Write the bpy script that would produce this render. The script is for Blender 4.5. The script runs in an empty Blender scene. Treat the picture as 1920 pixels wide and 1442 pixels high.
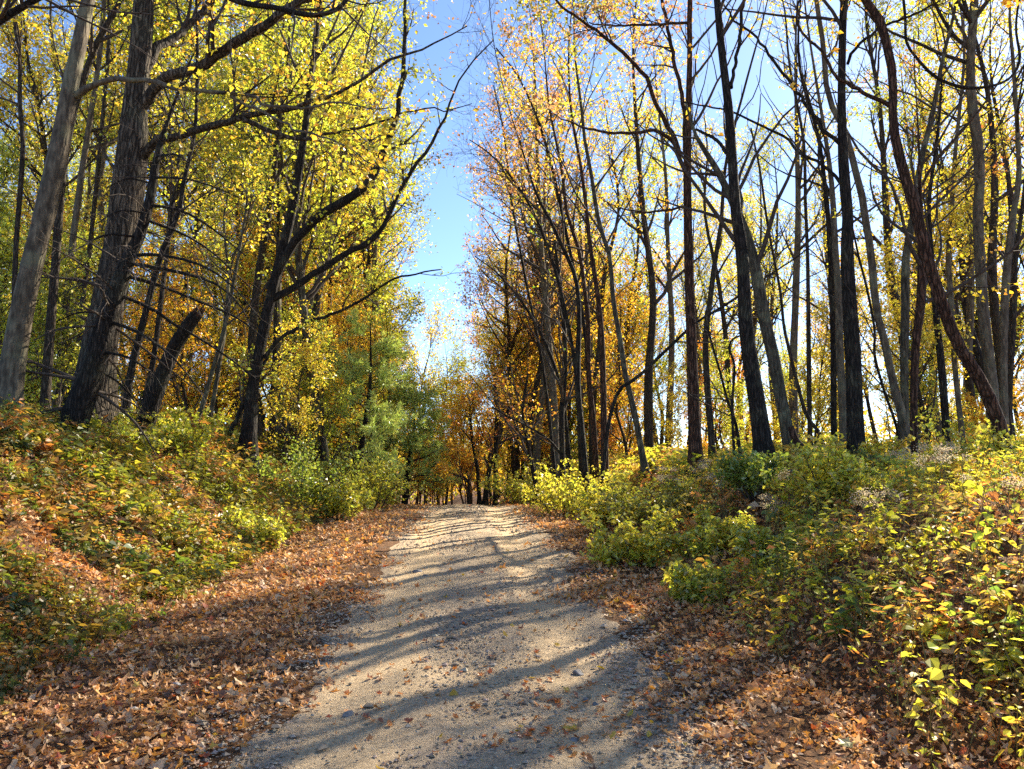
import bpy, math
import numpy as np
from mathutils import Vector, Euler

R = math.radians
sc = bpy.context.scene
col = sc.collection
rng = np.random.default_rng(11)

# ------------------------------------------------------------------ camera, sky, sun, exposure
F = 1450.0
PITCH = R(6.3)
EYE = 1.65
cam = bpy.data.cameras.new('camera')
cam.sensor_width = 36.0
cam.lens = 36.0 * F / 1920.0
cam.clip_start = 0.05
cam.clip_end = 3000.0
camo = bpy.data.objects.new('camera', cam)
camo.location = (0, 0, EYE)
camo.rotation_euler = (R(90) + PITCH, 0, 0)
col.objects.link(camo)
sc.camera = camo

SUN_AZ = R(40)      # to the right of straight ahead (+Y towards +X)
SUN_EL = R(34)
world = bpy.data.worlds.new('World')
sc.world = world
world.use_nodes = True
wn = world.node_tree
bg = wn.nodes['Background']
sky = wn.nodes.new('ShaderNodeTexSky')
sky.sky_type = 'NISHITA'
sky.sun_disc = False
sky.sun_elevation = SUN_EL
sky.sun_rotation = SUN_AZ
sky.altitude = 1500
sky.air_density = 0.85
sky.dust_density = 0.6
sky.ozone_density = 3.5
wn.links.new(sky.outputs[0], bg.inputs[0])
bg.inputs[1].default_value = 0.088

sl = bpy.data.lights.new('sun', 'SUN')
sl.energy = 5.0
sl.angle = R(0.53)
sl.color = (1.0, 0.89, 0.71)
slo = bpy.data.objects.new('sun', sl)
sd = Vector((math.sin(SUN_AZ) * math.cos(SUN_EL), math.cos(SUN_AZ) * math.cos(SUN_EL), math.sin(SUN_EL)))
slo.rotation_euler = sd.to_track_quat('Z', 'Y').to_euler()
slo.location = sd * 60
col.objects.link(slo)

sc.view_settings.view_transform = 'Standard'
sc.view_settings.look = 'None'
sc.view_settings.gamma = 1.0
sc.view_settings.use_curve_mapping = False
sc.view_settings.exposure = 1.8
sc.render.engine = 'CYCLES'
sc.cycles.max_bounces = 8
sc.cycles.diffuse_bounces = 4
sc.cycles.transmission_bounces = 5
sc.cycles.glossy_bounces = 2
sc.cycles.use_denoising = False
sc.cycles.sample_clamp_indirect = 6.0

# ------------------------------------------------------------------ numeric helpers
def hash2(ix, iy, s):
    h = np.sin(ix * 127.1 + iy * 311.7 + s * 74.7) * 43758.5453
    return h - np.floor(h)

def vnoise(x, y, s=0.0):
    x = np.asarray(x, float); y = np.asarray(y, float)
    ix = np.floor(x); iy = np.floor(y)
    fx = x - ix; fy = y - iy
    fx = fx * fx * (3 - 2 * fx); fy = fy * fy * (3 - 2 * fy)
    a = hash2(ix, iy, s); b = hash2(ix + 1, iy, s)
    c = hash2(ix, iy + 1, s); d = hash2(ix + 1, iy + 1, s)
    return (a * (1 - fx) + b * fx) * (1 - fy) + (c * (1 - fx) + d * fx) * fy

def fbm(x, y, s=0.0, o=4):
    t = 0; a = 0.5; n = 0
    for i in range(o):
        t = t + a * vnoise(x, y, s + i * 7.3); n += a
        x = np.asarray(x) * 2.03 + 3.1; y = np.asarray(y) * 2.03 + 1.7; a *= 0.5
    return t / n

def sstep(a, b, x):
    t = np.clip((x - a) / (b - a), 0, 1)
    return t * t * (3 - 2 * t)

def nrm(v):
    return v / np.maximum(np.linalg.norm(v, axis=-1, keepdims=True), 1e-9)

def road_x(y):
    y = np.asarray(y, float)
    return -0.058 * y - 0.0016 * np.clip(y - 24, 0, 60) ** 2

def road_z(y):
    y = np.asarray(y, float)
    k = 2.6
    return 0.037 * y - 0.088 * k * np.logaddexp(0, (np.clip(y, -50, 110) - 21) / k)

def terrain(x, y):
    x = np.asarray(x, float); y = np.asarray(y, float)
    u = x - road_x(y)
    z = road_z(y)
    wob = (fbm(y * 0.45, y * 0 + 2, 3) - 0.5) * 0.7
    L = -u - 3.05 - wob
    Rr = u - 2.35 - wob * 0.8
    z = z + 1.55 * sstep(0, 3.0, L) + np.clip(L - 3.0, 0, 70) * 0.05 + 0.12 * sstep(0, 0.5, L)
    z = z + 1.0 * sstep(0, 2.5, Rr) + 0.10 * sstep(0, 0.5, Rr) - np.clip(Rr - 9, 0, 90) * 0.05
    off = np.clip(np.maximum(L, Rr), 0, 1)
    z = z + off * ((fbm(x * 0.7, y * 0.7, 9) - 0.5) * 0.45 + (fbm(x * 2.6, y * 2.6, 19, 3) - 0.5) * 0.16)
    z = z + (fbm(x * 1.3, y * 1.3, 5, 3) - 0.5) * 0.07
    # wheel ruts of the track
    z = z - 0.035 * np.exp(-((np.abs(u) - 0.8) / 0.28) ** 2)
    return z

def ray(px, py):
    xc = (np.asarray(px, float) - 960) / F; yc = (721 - np.asarray(py, float)) / F
    c, s = math.cos(PITCH), math.sin(PITCH)
    return np.stack([xc, c - yc * s, s + yc * c], -1)

def at(px, py, depth):
    d = ray(px, py)
    return np.array([0, 0, EYE]) + d * (np.asarray(depth) / d[..., 1])[..., None]

def ground_at(px, py, far=60.0):
    d = ray(px, py)
    t = 2.0
    while t < far:
        p = np.array([0, 0, EYE]) + d * t
        if p[2] <= float(terrain(p[0], p[1])):
            return p
        t += 0.02
    return np.array([0, 0, EYE]) + d * far

def catmull(pts, n):
    pts = np.asarray(pts, float)
    if len(pts) < 3:
        t = np.linspace(0, 1, n)[:, None]
        return pts[0] * (1 - t) + pts[-1] * t
    P = np.vstack([2 * pts[0] - pts[1], pts, 2 * pts[-1] - pts[-2]])
    seg = np.linalg.norm(np.diff(pts[:, :3], axis=0), axis=1)
    cum = np.concatenate([[0], np.cumsum(seg)])
    s = np.linspace(0, cum[-1], n)
    i = np.clip(np.searchsorted(cum, s, side='right') - 1, 0, len(seg) - 1)
    t = ((s - cum[i]) / np.maximum(seg[i], 1e-9))[:, None]
    a, b, c, d = P[i], P[i + 1], P[i + 2], P[i + 3]
    return 0.5 * ((2 * b) + (-a + c) * t + (2 * a - 5 * b + 4 * c - d) * t ** 2 + (-a + 3 * b - 3 * c + d) * t ** 3)

# ------------------------------------------------------------------ mesh accumulator
class Acc:
    def __init__(self):
        self.V = []; self.Fq = []; self.Ft = []; self.C = []; self.n = 0
    def add(self, V, Fc, C=None):
        V = np.asarray(V, np.float32).reshape(-1, 3)
        Fc = np.asarray(Fc, np.int32)
        self.V.append(V)
        (self.Fq if Fc.shape[1] == 4 else self.Ft).append(Fc + self.n)
        if C is None: C = np.zeros((len(V), 4), np.float32)
        self.C.append(np.asarray(C, np.float32))
        self.n += len(V)
    def mesh(self, name, mats, smooth=False, origin=None):
        me = bpy.data.meshes.new(name)
        V = np.concatenate(self.V) if self.V else np.zeros((0, 3), np.float32)
        if origin is not None: V = V - np.asarray(origin, np.float32)
        q = np.concatenate(self.Fq) if self.Fq else np.zeros((0, 4), np.int32)
        t = np.concatenate(self.Ft) if self.Ft else np.zeros((0, 3), np.int32)
        me.vertices.add(len(V)); me.vertices.foreach_set('co', V.astype(np.float32).ravel())
        loops = np.concatenate([q.ravel(), t.ravel()]).astype(np.int32)
        me.loops.add(len(loops)); me.loops.foreach_set('vertex_index', loops)
        ls = np.concatenate([np.arange(len(q)) * 4, len(q) * 4 + np.arange(len(t)) * 3]).astype(np.int32)
        me.polygons.add(len(ls)); me.polygons.foreach_set('loop_start', ls)
        me.polygons.foreach_set('use_smooth', np.full(len(ls), smooth))
        me.update(calc_edges=True)
        if self.C:
            at_ = me.attributes.new('tint', 'FLOAT_COLOR', 'POINT')
            at_.data.foreach_set('color', np.concatenate(self.C).ravel())
        for m in (mats if isinstance(mats, list) else [mats]): me.materials.append(m)
        return me
    def build(self, name, mats, parent=None, smooth=False, origin=None, data_name=None):
        me = self.mesh(data_name or name, mats, smooth, origin)
        o = bpy.data.objects.new(name, me)
        col.objects.link(o)
        if parent is not None: o.parent = parent
        elif origin is not None: o.location = origin
        return o

def tag(o, label=None, cat=None, group=None, kind=None):
    if label: o['label'] = label
    if cat: o['category'] = cat
    if group: o['group'] = group
    if kind: o['kind'] = kind
    return o

def empty(name, loc):
    o = bpy.data.objects.new(name, None)
    o.empty_display_size = 0.3
    o.location = loc
    col.objects.link(o)
    return o

def copy_tree(o, parent=None):
    c = o.copy(); col.objects.link(c)
    if parent is not None: c.parent = parent
    for ch in list(o.children): copy_tree(ch, c)
    return c

def tubes(acc, P, Rd, sides=3, flute=0.0, seed=0.0, cap=False):
    """P [N,K,3], Rd [N,K]: N tubes of K rings each."""
    P = np.asarray(P, float); Rd = np.asarray(Rd, float)
    if P.ndim == 2: P = P[None]; Rd = Rd[None]
    N, K, _ = P.shape
    if N == 0: return
    T = np.gradient(P, axis=1); T = nrm(T)
    m = nrm(P[:, -1] - P[:, 0])
    ref = np.where(np.abs(m[:, 2:3]) > 0.8, np.array([[1.0, 0, 0]]), np.array([[0, 0, 1.0]]))
    a = nrm(np.cross(m, ref))[:, None, :]
    e1 = nrm(a - (a * T).sum(-1, keepdims=True) * T)
    e2 = np.cross(T, e1)
    ang = np.linspace(0, 2 * math.pi, sides, endpoint=False)
    rad = Rd[:, :, None] * np.ones(sides)
    if flute > 0:
        zz = np.cumsum(np.concatenate([np.zeros((N, 1)), np.linalg.norm(np.diff(P, axis=1), axis=2)], 1), 1)[:, :, None]
        aa = ang[None, None, :]
        nz = (vnoise(np.cos(aa) * 2.2 + 5 + 0 * zz, np.sin(aa) * 2.2 + zz * 0.35, seed) - 0.5) \
            + 0.6 * (vnoise(np.cos(aa) * 5 + zz * 0.3, np.sin(aa) * 5 + zz * 1.6, seed + 5) - 0.5)
        rad = rad * (1 + flute * nz)
    V = P[:, :, None, :] + rad[..., None] * (np.cos(ang)[None, None, :, None] * e1[:, :, None, :] + np.sin(ang)[None, None, :, None] * e2[:, :, None, :])
    idx = np.arange(N * K * sides).reshape(N, K, sides)
    A = idx[:, :-1, :]; B = np.roll(idx, -1, axis=2)[:, :-1, :]
    C = np.roll(idx, -1, axis=2)[:, 1:, :]; D = idx[:, 1:, :]
    acc.add(V.reshape(-1, 3), np.stack([A, B, C, D], -1).reshape(-1, 4))
    if cap:
        for n in range(N):
            i0 = len(V.reshape(-1, 3))
            ring = V[n, -1]
            acc.add(np.vstack([ring, ring.mean(0)[None]]), np.array([[k, (k + 1) % sides, sides] for k in range(sides)]))

def rand_unit(n, g=None):
    g = g or rng
    v = g.normal(size=(n, 3))
    return nrm(v)

def grow(P, Rd, M, s0, s1, ang, length, K2, up=0.25, jit=0.12, rr=0.55, taper=0.25, g=None):
    """children of N parent polylines: M each; returns polylines and radii."""
    g = g or rng
    P = np.asarray(P); N, K, _ = P.shape
    s = g.uniform(s0, s1, (N, M))
    f = s * (K - 1); i = np.clip(f.astype(int), 0, K - 2); t = (f - i)[..., None]
    n = np.arange(N)[:, None]
    o = P[n, i] * (1 - t) + P[n, i + 1] * t
    r = (Rd[n, i] * (1 - t[..., 0]) + Rd[n, i + 1] * t[..., 0])
    T = nrm(P[n, i + 1] - P[n, i])
    o = o.reshape(-1, 3); r = r.reshape(-1); T = T.reshape(-1, 3)
    Q = len(o)
    side = rand_unit(Q, g); side = nrm(side - (side * T).sum(-1, keepdims=True) * T)
    a = g.uniform(R(ang[0]), R(ang[1]), Q)[:, None]
    d = nrm(T * np.cos(a) + side * np.sin(a))
    L = (np.asarray(length(s)).reshape(-1) if callable(length) else np.full(Q, length)) * g.uniform(0.6, 1.3, Q)
    pts = [o]
    step = (L / (K2 - 1))[:, None]
    for k in range(1, K2):
        d = nrm(d + np.array([0, 0, up / (K2 - 1)]) + g.normal(size=(Q, 3)) * jit)
        pts.append(pts[-1] + d * step)
    out = np.stack(pts, 1)
    r0 = np.minimum(r * rr, L * 0.035 + 0.002)
    rad = r0[:, None] * np.linspace(1, taper, K2)[None]
    return out, rad

def leaf_quads(acc, c, a, nvec, l, w, tint, fold=0.25, oval=False):
    """folded diamond leaves, two triangles each"""
    n = len(c)
    if n == 0: return
    a = nrm(a); b = nrm(np.cross(nvec, a)); nn = np.cross(a, b)
    l = l[:, None]; w = w[:, None]
    base = c; tip = c + a * l - nn * l * 0.12
    if not oval:
        mid = c + a * l * 0.45
        V = np.stack([base, mid + b * w * 0.5 + nn * w * fold, tip, mid - b * w * 0.5 + nn * w * fold], 1).reshape(-1, 3)
        k = np.arange(n)[:, None] * 4
        acc.add(V, np.concatenate([k + np.array([[0, 1, 2]]), k + np.array([[0, 2, 3]])]), np.repeat(tint, 4, axis=0))
        return
    m1 = c + a * l * 0.28; m2 = c + a * l * 0.66 - nn * l * 0.04
    up_ = nn * w * fold
    V = np.stack([base, m1 + b * w * 0.5 + up_, m2 + b * w * 0.42 + up_, tip, m2 - b * w * 0.42 + up_, m1 - b * w * 0.5 + up_], 1).reshape(-1, 3)
    k = np.arange(n)[:, None] * 6
    Fc = np.concatenate([k + np.array([[0, 1, 2, 3]]), k + np.array([[0, 3, 4, 5]])])
    acc.add(V, Fc, np.repeat(tint, 6, axis=0))

def rtint(n, g=None):
    g = g or rng
    return np.concatenate([g.random((n, 3)), np.ones((n, 1))], 1)

def leaves_on(acc, P, per, size, spread, g=None, keep=None, droop=0.3):
    g = g or rng
    N, K, _ = P.shape
    s = g.uniform(0.25, 1.05, (N, per)); f = np.clip(s * (K - 1), 0, K - 1.001); i = f.astype(int); t = (f - i)[..., None]
    n = np.arange(N)[:, None]
    c = (P[n, i] * (1 - t) + P[n, i + 1] * t).reshape(-1, 3)
    c = c + g.normal(size=c.shape) * spread
    if keep is not None:
        m = keep(c, g); c = c[m]
    q = len(c)
    a = rand_unit(q, g); a[:, 2] = a[:, 2] * 0.6 - droop
    nv = rand_unit(q, g) + np.array([0, 0, 0.6])
    l = size * g.uniform(0.6, 1.35, q)
    leaf_quads(acc, c, a, nv, l, l * g.uniform(0.6, 0.85, q), rtint(q, g))

# ------------------------------------------------------------------ materials
def new_mat(name):
    m = bpy.data.materials.new(name); m.use_nodes = True
    nt = m.node_tree; nt.nodes.clear()
    out = nt.nodes.new('ShaderNodeOutputMaterial')
    return m, nt, out

def node(nt, t, **kw):
    n = nt.nodes.new(t)
    for k, v in kw.items(): setattr(n, k, v)
    return n

def ramp(nt, stops):
    r = nt.nodes.new('ShaderNodeValToRGB')
    e = r.color_ramp.elements
    while len(e) < len(stops): e.new(0.5)
    for i, (p, c) in enumerate(stops):
        e[i].position = p; e[i].color = (*c, 1)
    return r

def leaf_mat(name, direct=False, trans=0.5, gloss=0.06, rough=0.4):
    m, nt, out = new_mat(name)
    a = node(nt, 'ShaderNodeAttribute'); a.attribute_name = 'tint'
    if direct:
        c = a.outputs['Color']
    else:
        oi = node(nt, 'ShaderNodeObjectInfo')
        sep = node(nt, 'ShaderNodeSeparateColor'); nt.links.new(a.outputs['Color'], sep.inputs[0])
        hs = node(nt, 'ShaderNodeHueSaturation')
        mh = node(nt, 'ShaderNodeMapRange'); mh.inputs[3].default_value = 0.468; mh.inputs[4].default_value = 0.535
        nt.links.new(sep.outputs[0], mh.inputs[0]); nt.links.new(mh.outputs[0], hs.inputs['Hue'])
        mv = node(nt, 'ShaderNodeMapRange'); mv.inputs[3].default_value = 0.5; mv.inputs[4].default_value = 1.35
        nt.links.new(sep.outputs[1], mv.inputs[0]); nt.links.new(mv.outputs[0], hs.inputs['Value'])
        nt.links.new(oi.outputs['Color'], hs.inputs['Color'])
        c = hs.outputs[0]
    df = node(nt, 'ShaderNodeBsdfDiffuse'); tr = node(nt, 'ShaderNodeBsdfTranslucent')
    nt.links.new(c, df.inputs[0])
    g = node(nt, 'ShaderNodeMixRGB'); g.blend_type = 'MULTIPLY'; g.inputs[0].default_value = 1.0
    nt.links.new(c, g.inputs[1]); g.inputs[2].default_value = (1.35, 1.3, 0.9, 1)
    nt.links.new(g.outputs[0], tr.inputs[0])
    mx = node(nt, 'ShaderNodeMixShader'); mx.inputs[0].default_value = trans
    nt.links.new(df.outputs[0], mx.inputs[1]); nt.links.new(tr.outputs[0], mx.inputs[2])
    gl = node(nt, 'ShaderNodeBsdfGlossy'); gl.inputs['Roughness'].default_value = rough
    gl.inputs['Color'].default_value = (1, 1, 1, 1)
    m2 = node(nt, 'ShaderNodeMixShader'); m2.inputs[0].default_value = gloss
    nt.links.new(mx.outputs[0], m2.inputs[1]); nt.links.new(gl.outputs[0], m2.inputs[2])
    nt.links.new(m2.outputs[0], out.inputs[0])
    return m

def bark_mat(name, c1, c2, c3, scale=1.0, lichen=0.0, bump=0.6, zs=5.0):
    m, nt, out = new_mat(name)
    tc = node(nt, 'ShaderNodeTexCoord')
    mp = node(nt, 'ShaderNodeMapping'); mp.inputs['Scale'].default_value = (28 * scale, 28 * scale, zs * scale)
    nt.links.new(tc.outputs['Object'], mp.inputs[0])
    n1 = node(nt, 'ShaderNodeTexNoise'); n1.inputs['Scale'].default_value = 1.0; n1.inputs['Detail'].default_value = 6; n1.inputs['Roughness'].default_value = 0.65
    nt.links.new(mp.outputs[0], n1.inputs[0])
    r = ramp(nt, [(0.32, c1), (0.52, c2), (0.72, c3)])
    nt.links.new(n1.outputs[0], r.inputs[0])
    n2 = node(nt, 'ShaderNodeTexNoise'); n2.inputs['Scale'].default_value = 2.3; n2.inputs['Detail'].default_value = 5
    nt.links.new(tc.outputs['Object'], n2.inputs[0])
    r2 = ramp(nt, [(0.52, (0, 0, 0)), (0.62, (1, 1, 1))])
    nt.links.new(n2.outputs[0], r2.inputs[0])
    mul = node(nt, 'ShaderNodeMath', operation='MULTIPLY'); mul.inputs[1].default_value = lichen
    nt.links.new(r2.outputs[0], mul.inputs[0])
    mix = node(nt, 'ShaderNodeMixRGB'); mix.inputs[2].default_value = (0.19, 0.185, 0.115, 1)
    nt.links.new(mul.outputs[0], mix.inputs[0]); nt.links.new(r.outputs[0], mix.inputs[1])
    mp2 = node(nt, 'ShaderNodeMapping'); mp2.inputs['Scale'].default_value = (24 * scale, 24 * scale, 3.4 * scale)
    dn = node(nt, 'ShaderNodeTexNoise'); dn.inputs['Scale'].default_value = 3.0; dn.inputs['Detail'].default_value = 3
    nt.links.new(tc.outputs['Object'], dn.inputs[0])
    dm = node(nt, 'ShaderNodeMixRGB'); dm.inputs[0].default_value = 0.12
    nt.links.new(tc.outputs['Object'], dm.inputs[1]); nt.links.new(dn.outputs[1], dm.inputs[2]); nt.links.new(dm.outputs[0], mp2.inputs[0])
    vo = node(nt, 'ShaderNodeTexVoronoi'); vo.feature = 'DISTANCE_TO_EDGE'; nt.links.new(mp2.outputs[0], vo.inputs[0]); vo.inputs['Scale'].default_value = 1.0
    fr = ramp(nt, [(0.0, (0.22, 0.2, 0.18)), (0.22, (1, 1, 1))]); nt.links.new(vo.outputs['Distance'], fr.inputs[0])
    fm = node(nt, 'ShaderNodeMixRGB'); fm.blend_type = 'MULTIPLY'; fm.inputs[0].default_value = min(1.0, bump)
    nt.links.new(mix.outputs[0], fm.inputs[1]); nt.links.new(fr.outputs[0], fm.inputs[2])
    mix = fm
    hadd = node(nt, 'ShaderNodeMath', operation='ADD'); nt.links.new(fr.outputs[0], hadd.inputs[0]); nt.links.new(n1.outputs[0], hadd.inputs[1])
    b = node(nt, 'ShaderNodeBsdfPrincipled'); b.inputs['Roughness'].default_value = 0.9
    b.inputs['Specular IOR Level'].default_value = 0.25
    nt.links.new(mix.outputs[0], b.inputs['Base Color'])
    bp = node(nt, 'ShaderNodeBump'); bp.inputs['Strength'].default_value = bump; bp.inputs['Distance'].default_value = 0.03
    nt.links.new(hadd.outputs[0], bp.inputs['Height']); nt.links.new(bp.outputs[0], b.inputs['Normal'])
    nt.links.new(b.outputs[0], out.inputs[0])
    return m

M = {}
M['leaf'] = leaf_mat('crown_leaf', trans=0.55)
M['leaf_direct'] = leaf_mat('undergrowth_leaf', direct=True, trans=0.5, gloss=0.04, rough=0.5)
M['litter'] = leaf_mat('fallen_leaf_litter', direct=True, trans=0.25, gloss=0.035, rough=0.55)
M['fallen'] = leaf_mat('fallen_leaf_single', trans=0.25, gloss=0.06, rough=0.4)
M['needle'] = leaf_mat('pine_needle', trans=0.25, gloss=0.05)
M['ridged'] = bark_mat('bark_ridged_grey', (0.022, 0.016, 0.012), (0.105, 0.08, 0.055), (0.27, 0.215, 0.155), 0.8, 0.3, 1.0, 3.2)
M['smooth'] = bark_mat('bark_smooth_grey', (0.05, 0.038, 0.026), (0.13, 0.104, 0.072), (0.24, 0.20, 0.135), 0.6, 0.6, 0.35, 9)
M['dark'] = bark_mat('bark_dark', (0.012, 0.010, 0.008), (0.035, 0.027, 0.022), (0.09, 0.07, 0.055), 1.2, 0.25, 0.9)
M['rusty'] = bark_mat('bark_reddish', (0.04, 0.02, 0.013), (0.12, 0.06, 0.038), (0.22, 0.125, 0.08), 1.1, 0.05, 1.0)
M['brown'] = bark_mat('bark_brown', (0.025, 0.018, 0.013), (0.07, 0.052, 0.038), (0.15, 0.115, 0.08), 1.2, 0.2, 0.8)
M['lichen'] = bark_mat('bark_lichen', (0.03, 0.025, 0.018), (0.09, 0.078, 0.055), (0.19, 0.17, 0.12), 0.9, 0.9, 0.6)
M['twig'] = bark_mat('bark_twig', (0.035, 0.027, 0.022), (0.075, 0.058, 0.047), (0.13, 0.10, 0.08), 1.5, 0.0, 0.2)
M['stem'] = bark_mat('herb_stem', (0.10, 0.08, 0.03), (0.20, 0.17, 0.06), (0.30, 0.26, 0.10), 1.5, 0.0, 0.2)

def ground_mat(name, road):
    m, nt, out = new_mat(name)
    tc = node(nt, 'ShaderNodeTexCoord')
    def noise(scale, detail=6, rough=0.6):
        n = node(nt, 'ShaderNodeTexNoise'); n.inputs['Scale'].default_value = scale; n.inputs['Detail'].default_value = detail
        n.inputs['Roughness'].default_value = rough
        nt.links.new(tc.outputs['Object'], n.inputs[0]); return n
    b = node(nt, 'ShaderNodeBsdfPrincipled'); b.inputs['Roughness'].default_value = 0.95
    b.inputs['Specular IOR Level'].default_value = 0.2
    if road:
        n1 = noise(1.1, 4, 0.55); n2 = noise(38, 6, 0.75); n3 = noise(150, 3, 0.7)
        r1 = ramp(nt, [(0.40, (0.52, 0.40, 0.265)), (0.60, (0.70, 0.52, 0.31))])       # gravel grey to sand
        ra = node(nt, 'ShaderNodeAttribute'); ra.attribute_name = 'tint'
        rm = node(nt, 'ShaderNodeMath', operation='MULTIPLY_ADD'); nt.links.new(ra.outputs['Fac'], rm.inputs[0]); rm.inputs[1].default_value = 0.5
        rs = node(nt, 'ShaderNodeMath', operation='MULTIPLY'); nt.links.new(n1.outputs[0], rs.inputs[0]); rs.inputs[1].default_value = 0.5; nt.links.new(rs.outputs[0], rm.inputs[2])
        nt.links.new(rm.outputs[0], r1.inputs[0])
        r2 = ramp(nt, [(0.36, (0.45, 0.43, 0.41)), (0.56, (1.0, 1.0, 1.0)), (0.75, (1.2, 1.2, 1.2))])
        nt.links.new(n2.outputs[0], r2.inputs[0])
        mx = node(nt, 'ShaderNodeMixRGB'); mx.blend_type = 'MULTIPLY'; mx.inputs[0].default_value = 0.85
        nt.links.new(r1.outputs[0], mx.inputs[1]); nt.links.new(r2.outputs[0], mx.inputs[2])
        nt.links.new(mx.outputs[0], b.inputs['Base Color'])
        ad = node(nt, 'ShaderNodeMath', operation='ADD'); nt.links.new(n2.outputs[0], ad.inputs[0]); nt.links.new(n3.outputs[0], ad.inputs[1])
        bp = node(nt, 'ShaderNodeBump'); bp.inputs['Strength'].default_value = 0.8; bp.inputs['Distance'].default_value = 0.02
        nt.links.new(ad.outputs[0], bp.inputs['Height'])
    else:
        n1 = noise(26, 6, 0.7); n2 = noise(0.6, 4)
        r1 = ramp(nt, [(0.34, (0.030, 0.018, 0.010)), (0.50, (0.13, 0.065, 0.03)), (0.62, (0.24, 0.12, 0.05)), (0.76, (0.34, 0.21, 0.10))])
        nt.links.new(n1.outputs[0], r1.inputs[0])
        nt.links.new(r1.outputs[0], b.inputs['Base Color'])
        bp = node(nt, 'ShaderNodeBump'); bp.inputs['Strength'].default_value = 0.9; bp.inputs['Distance'].default_value = 0.04
        nt.links.new(n1.outputs[0], bp.inputs['Height'])
    nt.links.new(bp.outputs[0], b.inputs['Normal'])
    nt.links.new(b.outputs[0], out.inputs[0])
    return m
M['ground'] = ground_mat('forest_floor', False)
M['road'] = ground_mat('gravel_track', True)

def stone_mat(name, ca, cb):
    m, nt, out = new_mat(name)
    tc = node(nt, 'ShaderNodeTexCoord')
    n = node(nt, 'ShaderNodeTexNoise'); n.inputs['Scale'].default_value = 22; n.inputs['Detail'].default_value = 6
    nt.links.new(tc.outputs['Object'], n.inputs[0])
    r = ramp(nt, [(0.35, ca), (0.68, cb)]); nt.links.new(n.outputs[0], r.inputs[0])
    b = node(nt, 'ShaderNodeBsdfPrincipled'); b.inputs['Roughness'].default_value = 0.85
    nt.links.new(r.outputs[0], b.inputs['Base Color'])
    bp = node(nt, 'ShaderNodeBump'); bp.inputs['Strength'].default_value = 0.5; bp.inputs['Distance'].default_value = 0.01
    nt.links.new(n.outputs[0], bp.inputs['Height']); nt.links.new(bp.outputs[0], b.inputs['Normal'])
    nt.links.new(b.outputs[0], out.inputs[0])
    return m
M['stone_grey'] = stone_mat('stone_grey', (0.13, 0.125, 0.12), (0.30, 0.28, 0.26))
M['stone_tan'] = stone_mat('stone_tan', (0.20, 0.15, 0.10), (0.36, 0.28, 0.19))
def pebble_mat():
    m, nt, out = new_mat('pebbles')
    a = node(nt, 'ShaderNodeAttribute'); a.attribute_name = 'tint'
    b = node(nt, 'ShaderNodeBsdfPrincipled'); b.inputs['Roughness'].default_value = 0.85
    nt.links.new(a.outputs['Color'], b.inputs['Base Color']); nt.links.new(b.outputs[0], out.inputs[0])
    return m
M['pebble'] = pebble_mat()

# ------------------------------------------------------------------ terrain and road
def grid_mesh(name, mat, us, ys, zoff, kind='structure', umod=None):
    U, Y = np.meshgrid(us, ys)
    X = U + road_x(Y)
    if umod is not None: X, Y = umod(U, Y)
    Z = terrain(X, Y) + zoff(U, Y)
    V = np.stack([X, Y, Z], -1).reshape(-1, 3)
    ny, nx = U.shape
    idx = np.arange(ny * nx).reshape(ny, nx)
    Fc = np.stack([idx[:-1, :-1], idx[:-1, 1:], idx[1:, 1:], idx[1:, :-1]], -1).reshape(-1, 4)
    C = None
    if umod is not None:
        uu = (X - road_x(Y)).reshape(-1); yy = Y.reshape(-1)
        sand = np.exp(-((np.abs(uu - 0.05) - 0.72) / 0.26) ** 2) * 0.8 + (fbm(uu * 1.7 + 2, yy * 0.55, 97, 4) - 0.5) * 1.6 + 0.18
        C = np.stack([np.clip(sand, 0, 1)] * 3 + [np.ones(len(uu))], 1)
    a = Acc(); a.add(V, Fc, C)
    o = a.build(name, mat, smooth=True)
    tag(o, kind=kind)
    return o

us = np.concatenate([-np.geomspace(900, 9, 40), np.arange(-8.8, 8.81, 0.11), np.geomspace(9, 900, 40)])
ys = np.concatenate([-np.geomspace(300, 6, 14), np.arange(-5.5, 2, 0.5), np.arange(2, 12, 0.10), np.arange(12, 30, 0.3), np.geomspace(30.3, 1200, 70)])
grid_mesh('ground', M['ground'], us, ys, lambda U, Y: 0 * U, umod=None)

def road_umod(U, Y):
    half = np.where(U < 0, 1.30, 1.50) + (fbm(Y * 0.8, U * 0 + np.sign(U), 31, 4) - 0.5) * 0.7
    return road_x(Y) + U * half, Y
rus = np.linspace(-1.0, 1.0, 61)
rys = np.concatenate([np.arange(-4, 2.5, 0.3), np.arange(2.5, 12, 0.045), np.arange(12, 45, 0.2)])
def road_z_off(U, Y):
    e = 1 - np.abs(U) ** 6
    rough = (fbm(U * 22, Y * 16, 41, 3) - 0.5) * 0.022
    led = (np.abs(((Y * 1.1 + U * 0.4 + fbm(U * 2, Y * 1.5, 60, 3) * 1.6) % 1.0) - 0.5)) * 0.03 * sstep(0.52, 0.62, fbm(U * 1.4 + 7, Y * 0.45, 61, 2))
    return 0.012 + e * (rough + led) - 0.02 * (1 - e)
grid_mesh('road', M['road'], rus, rys, road_z_off, umod=road_umod)

def road_surf(x, y):
    return terrain(x, y) + 0.014

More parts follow.
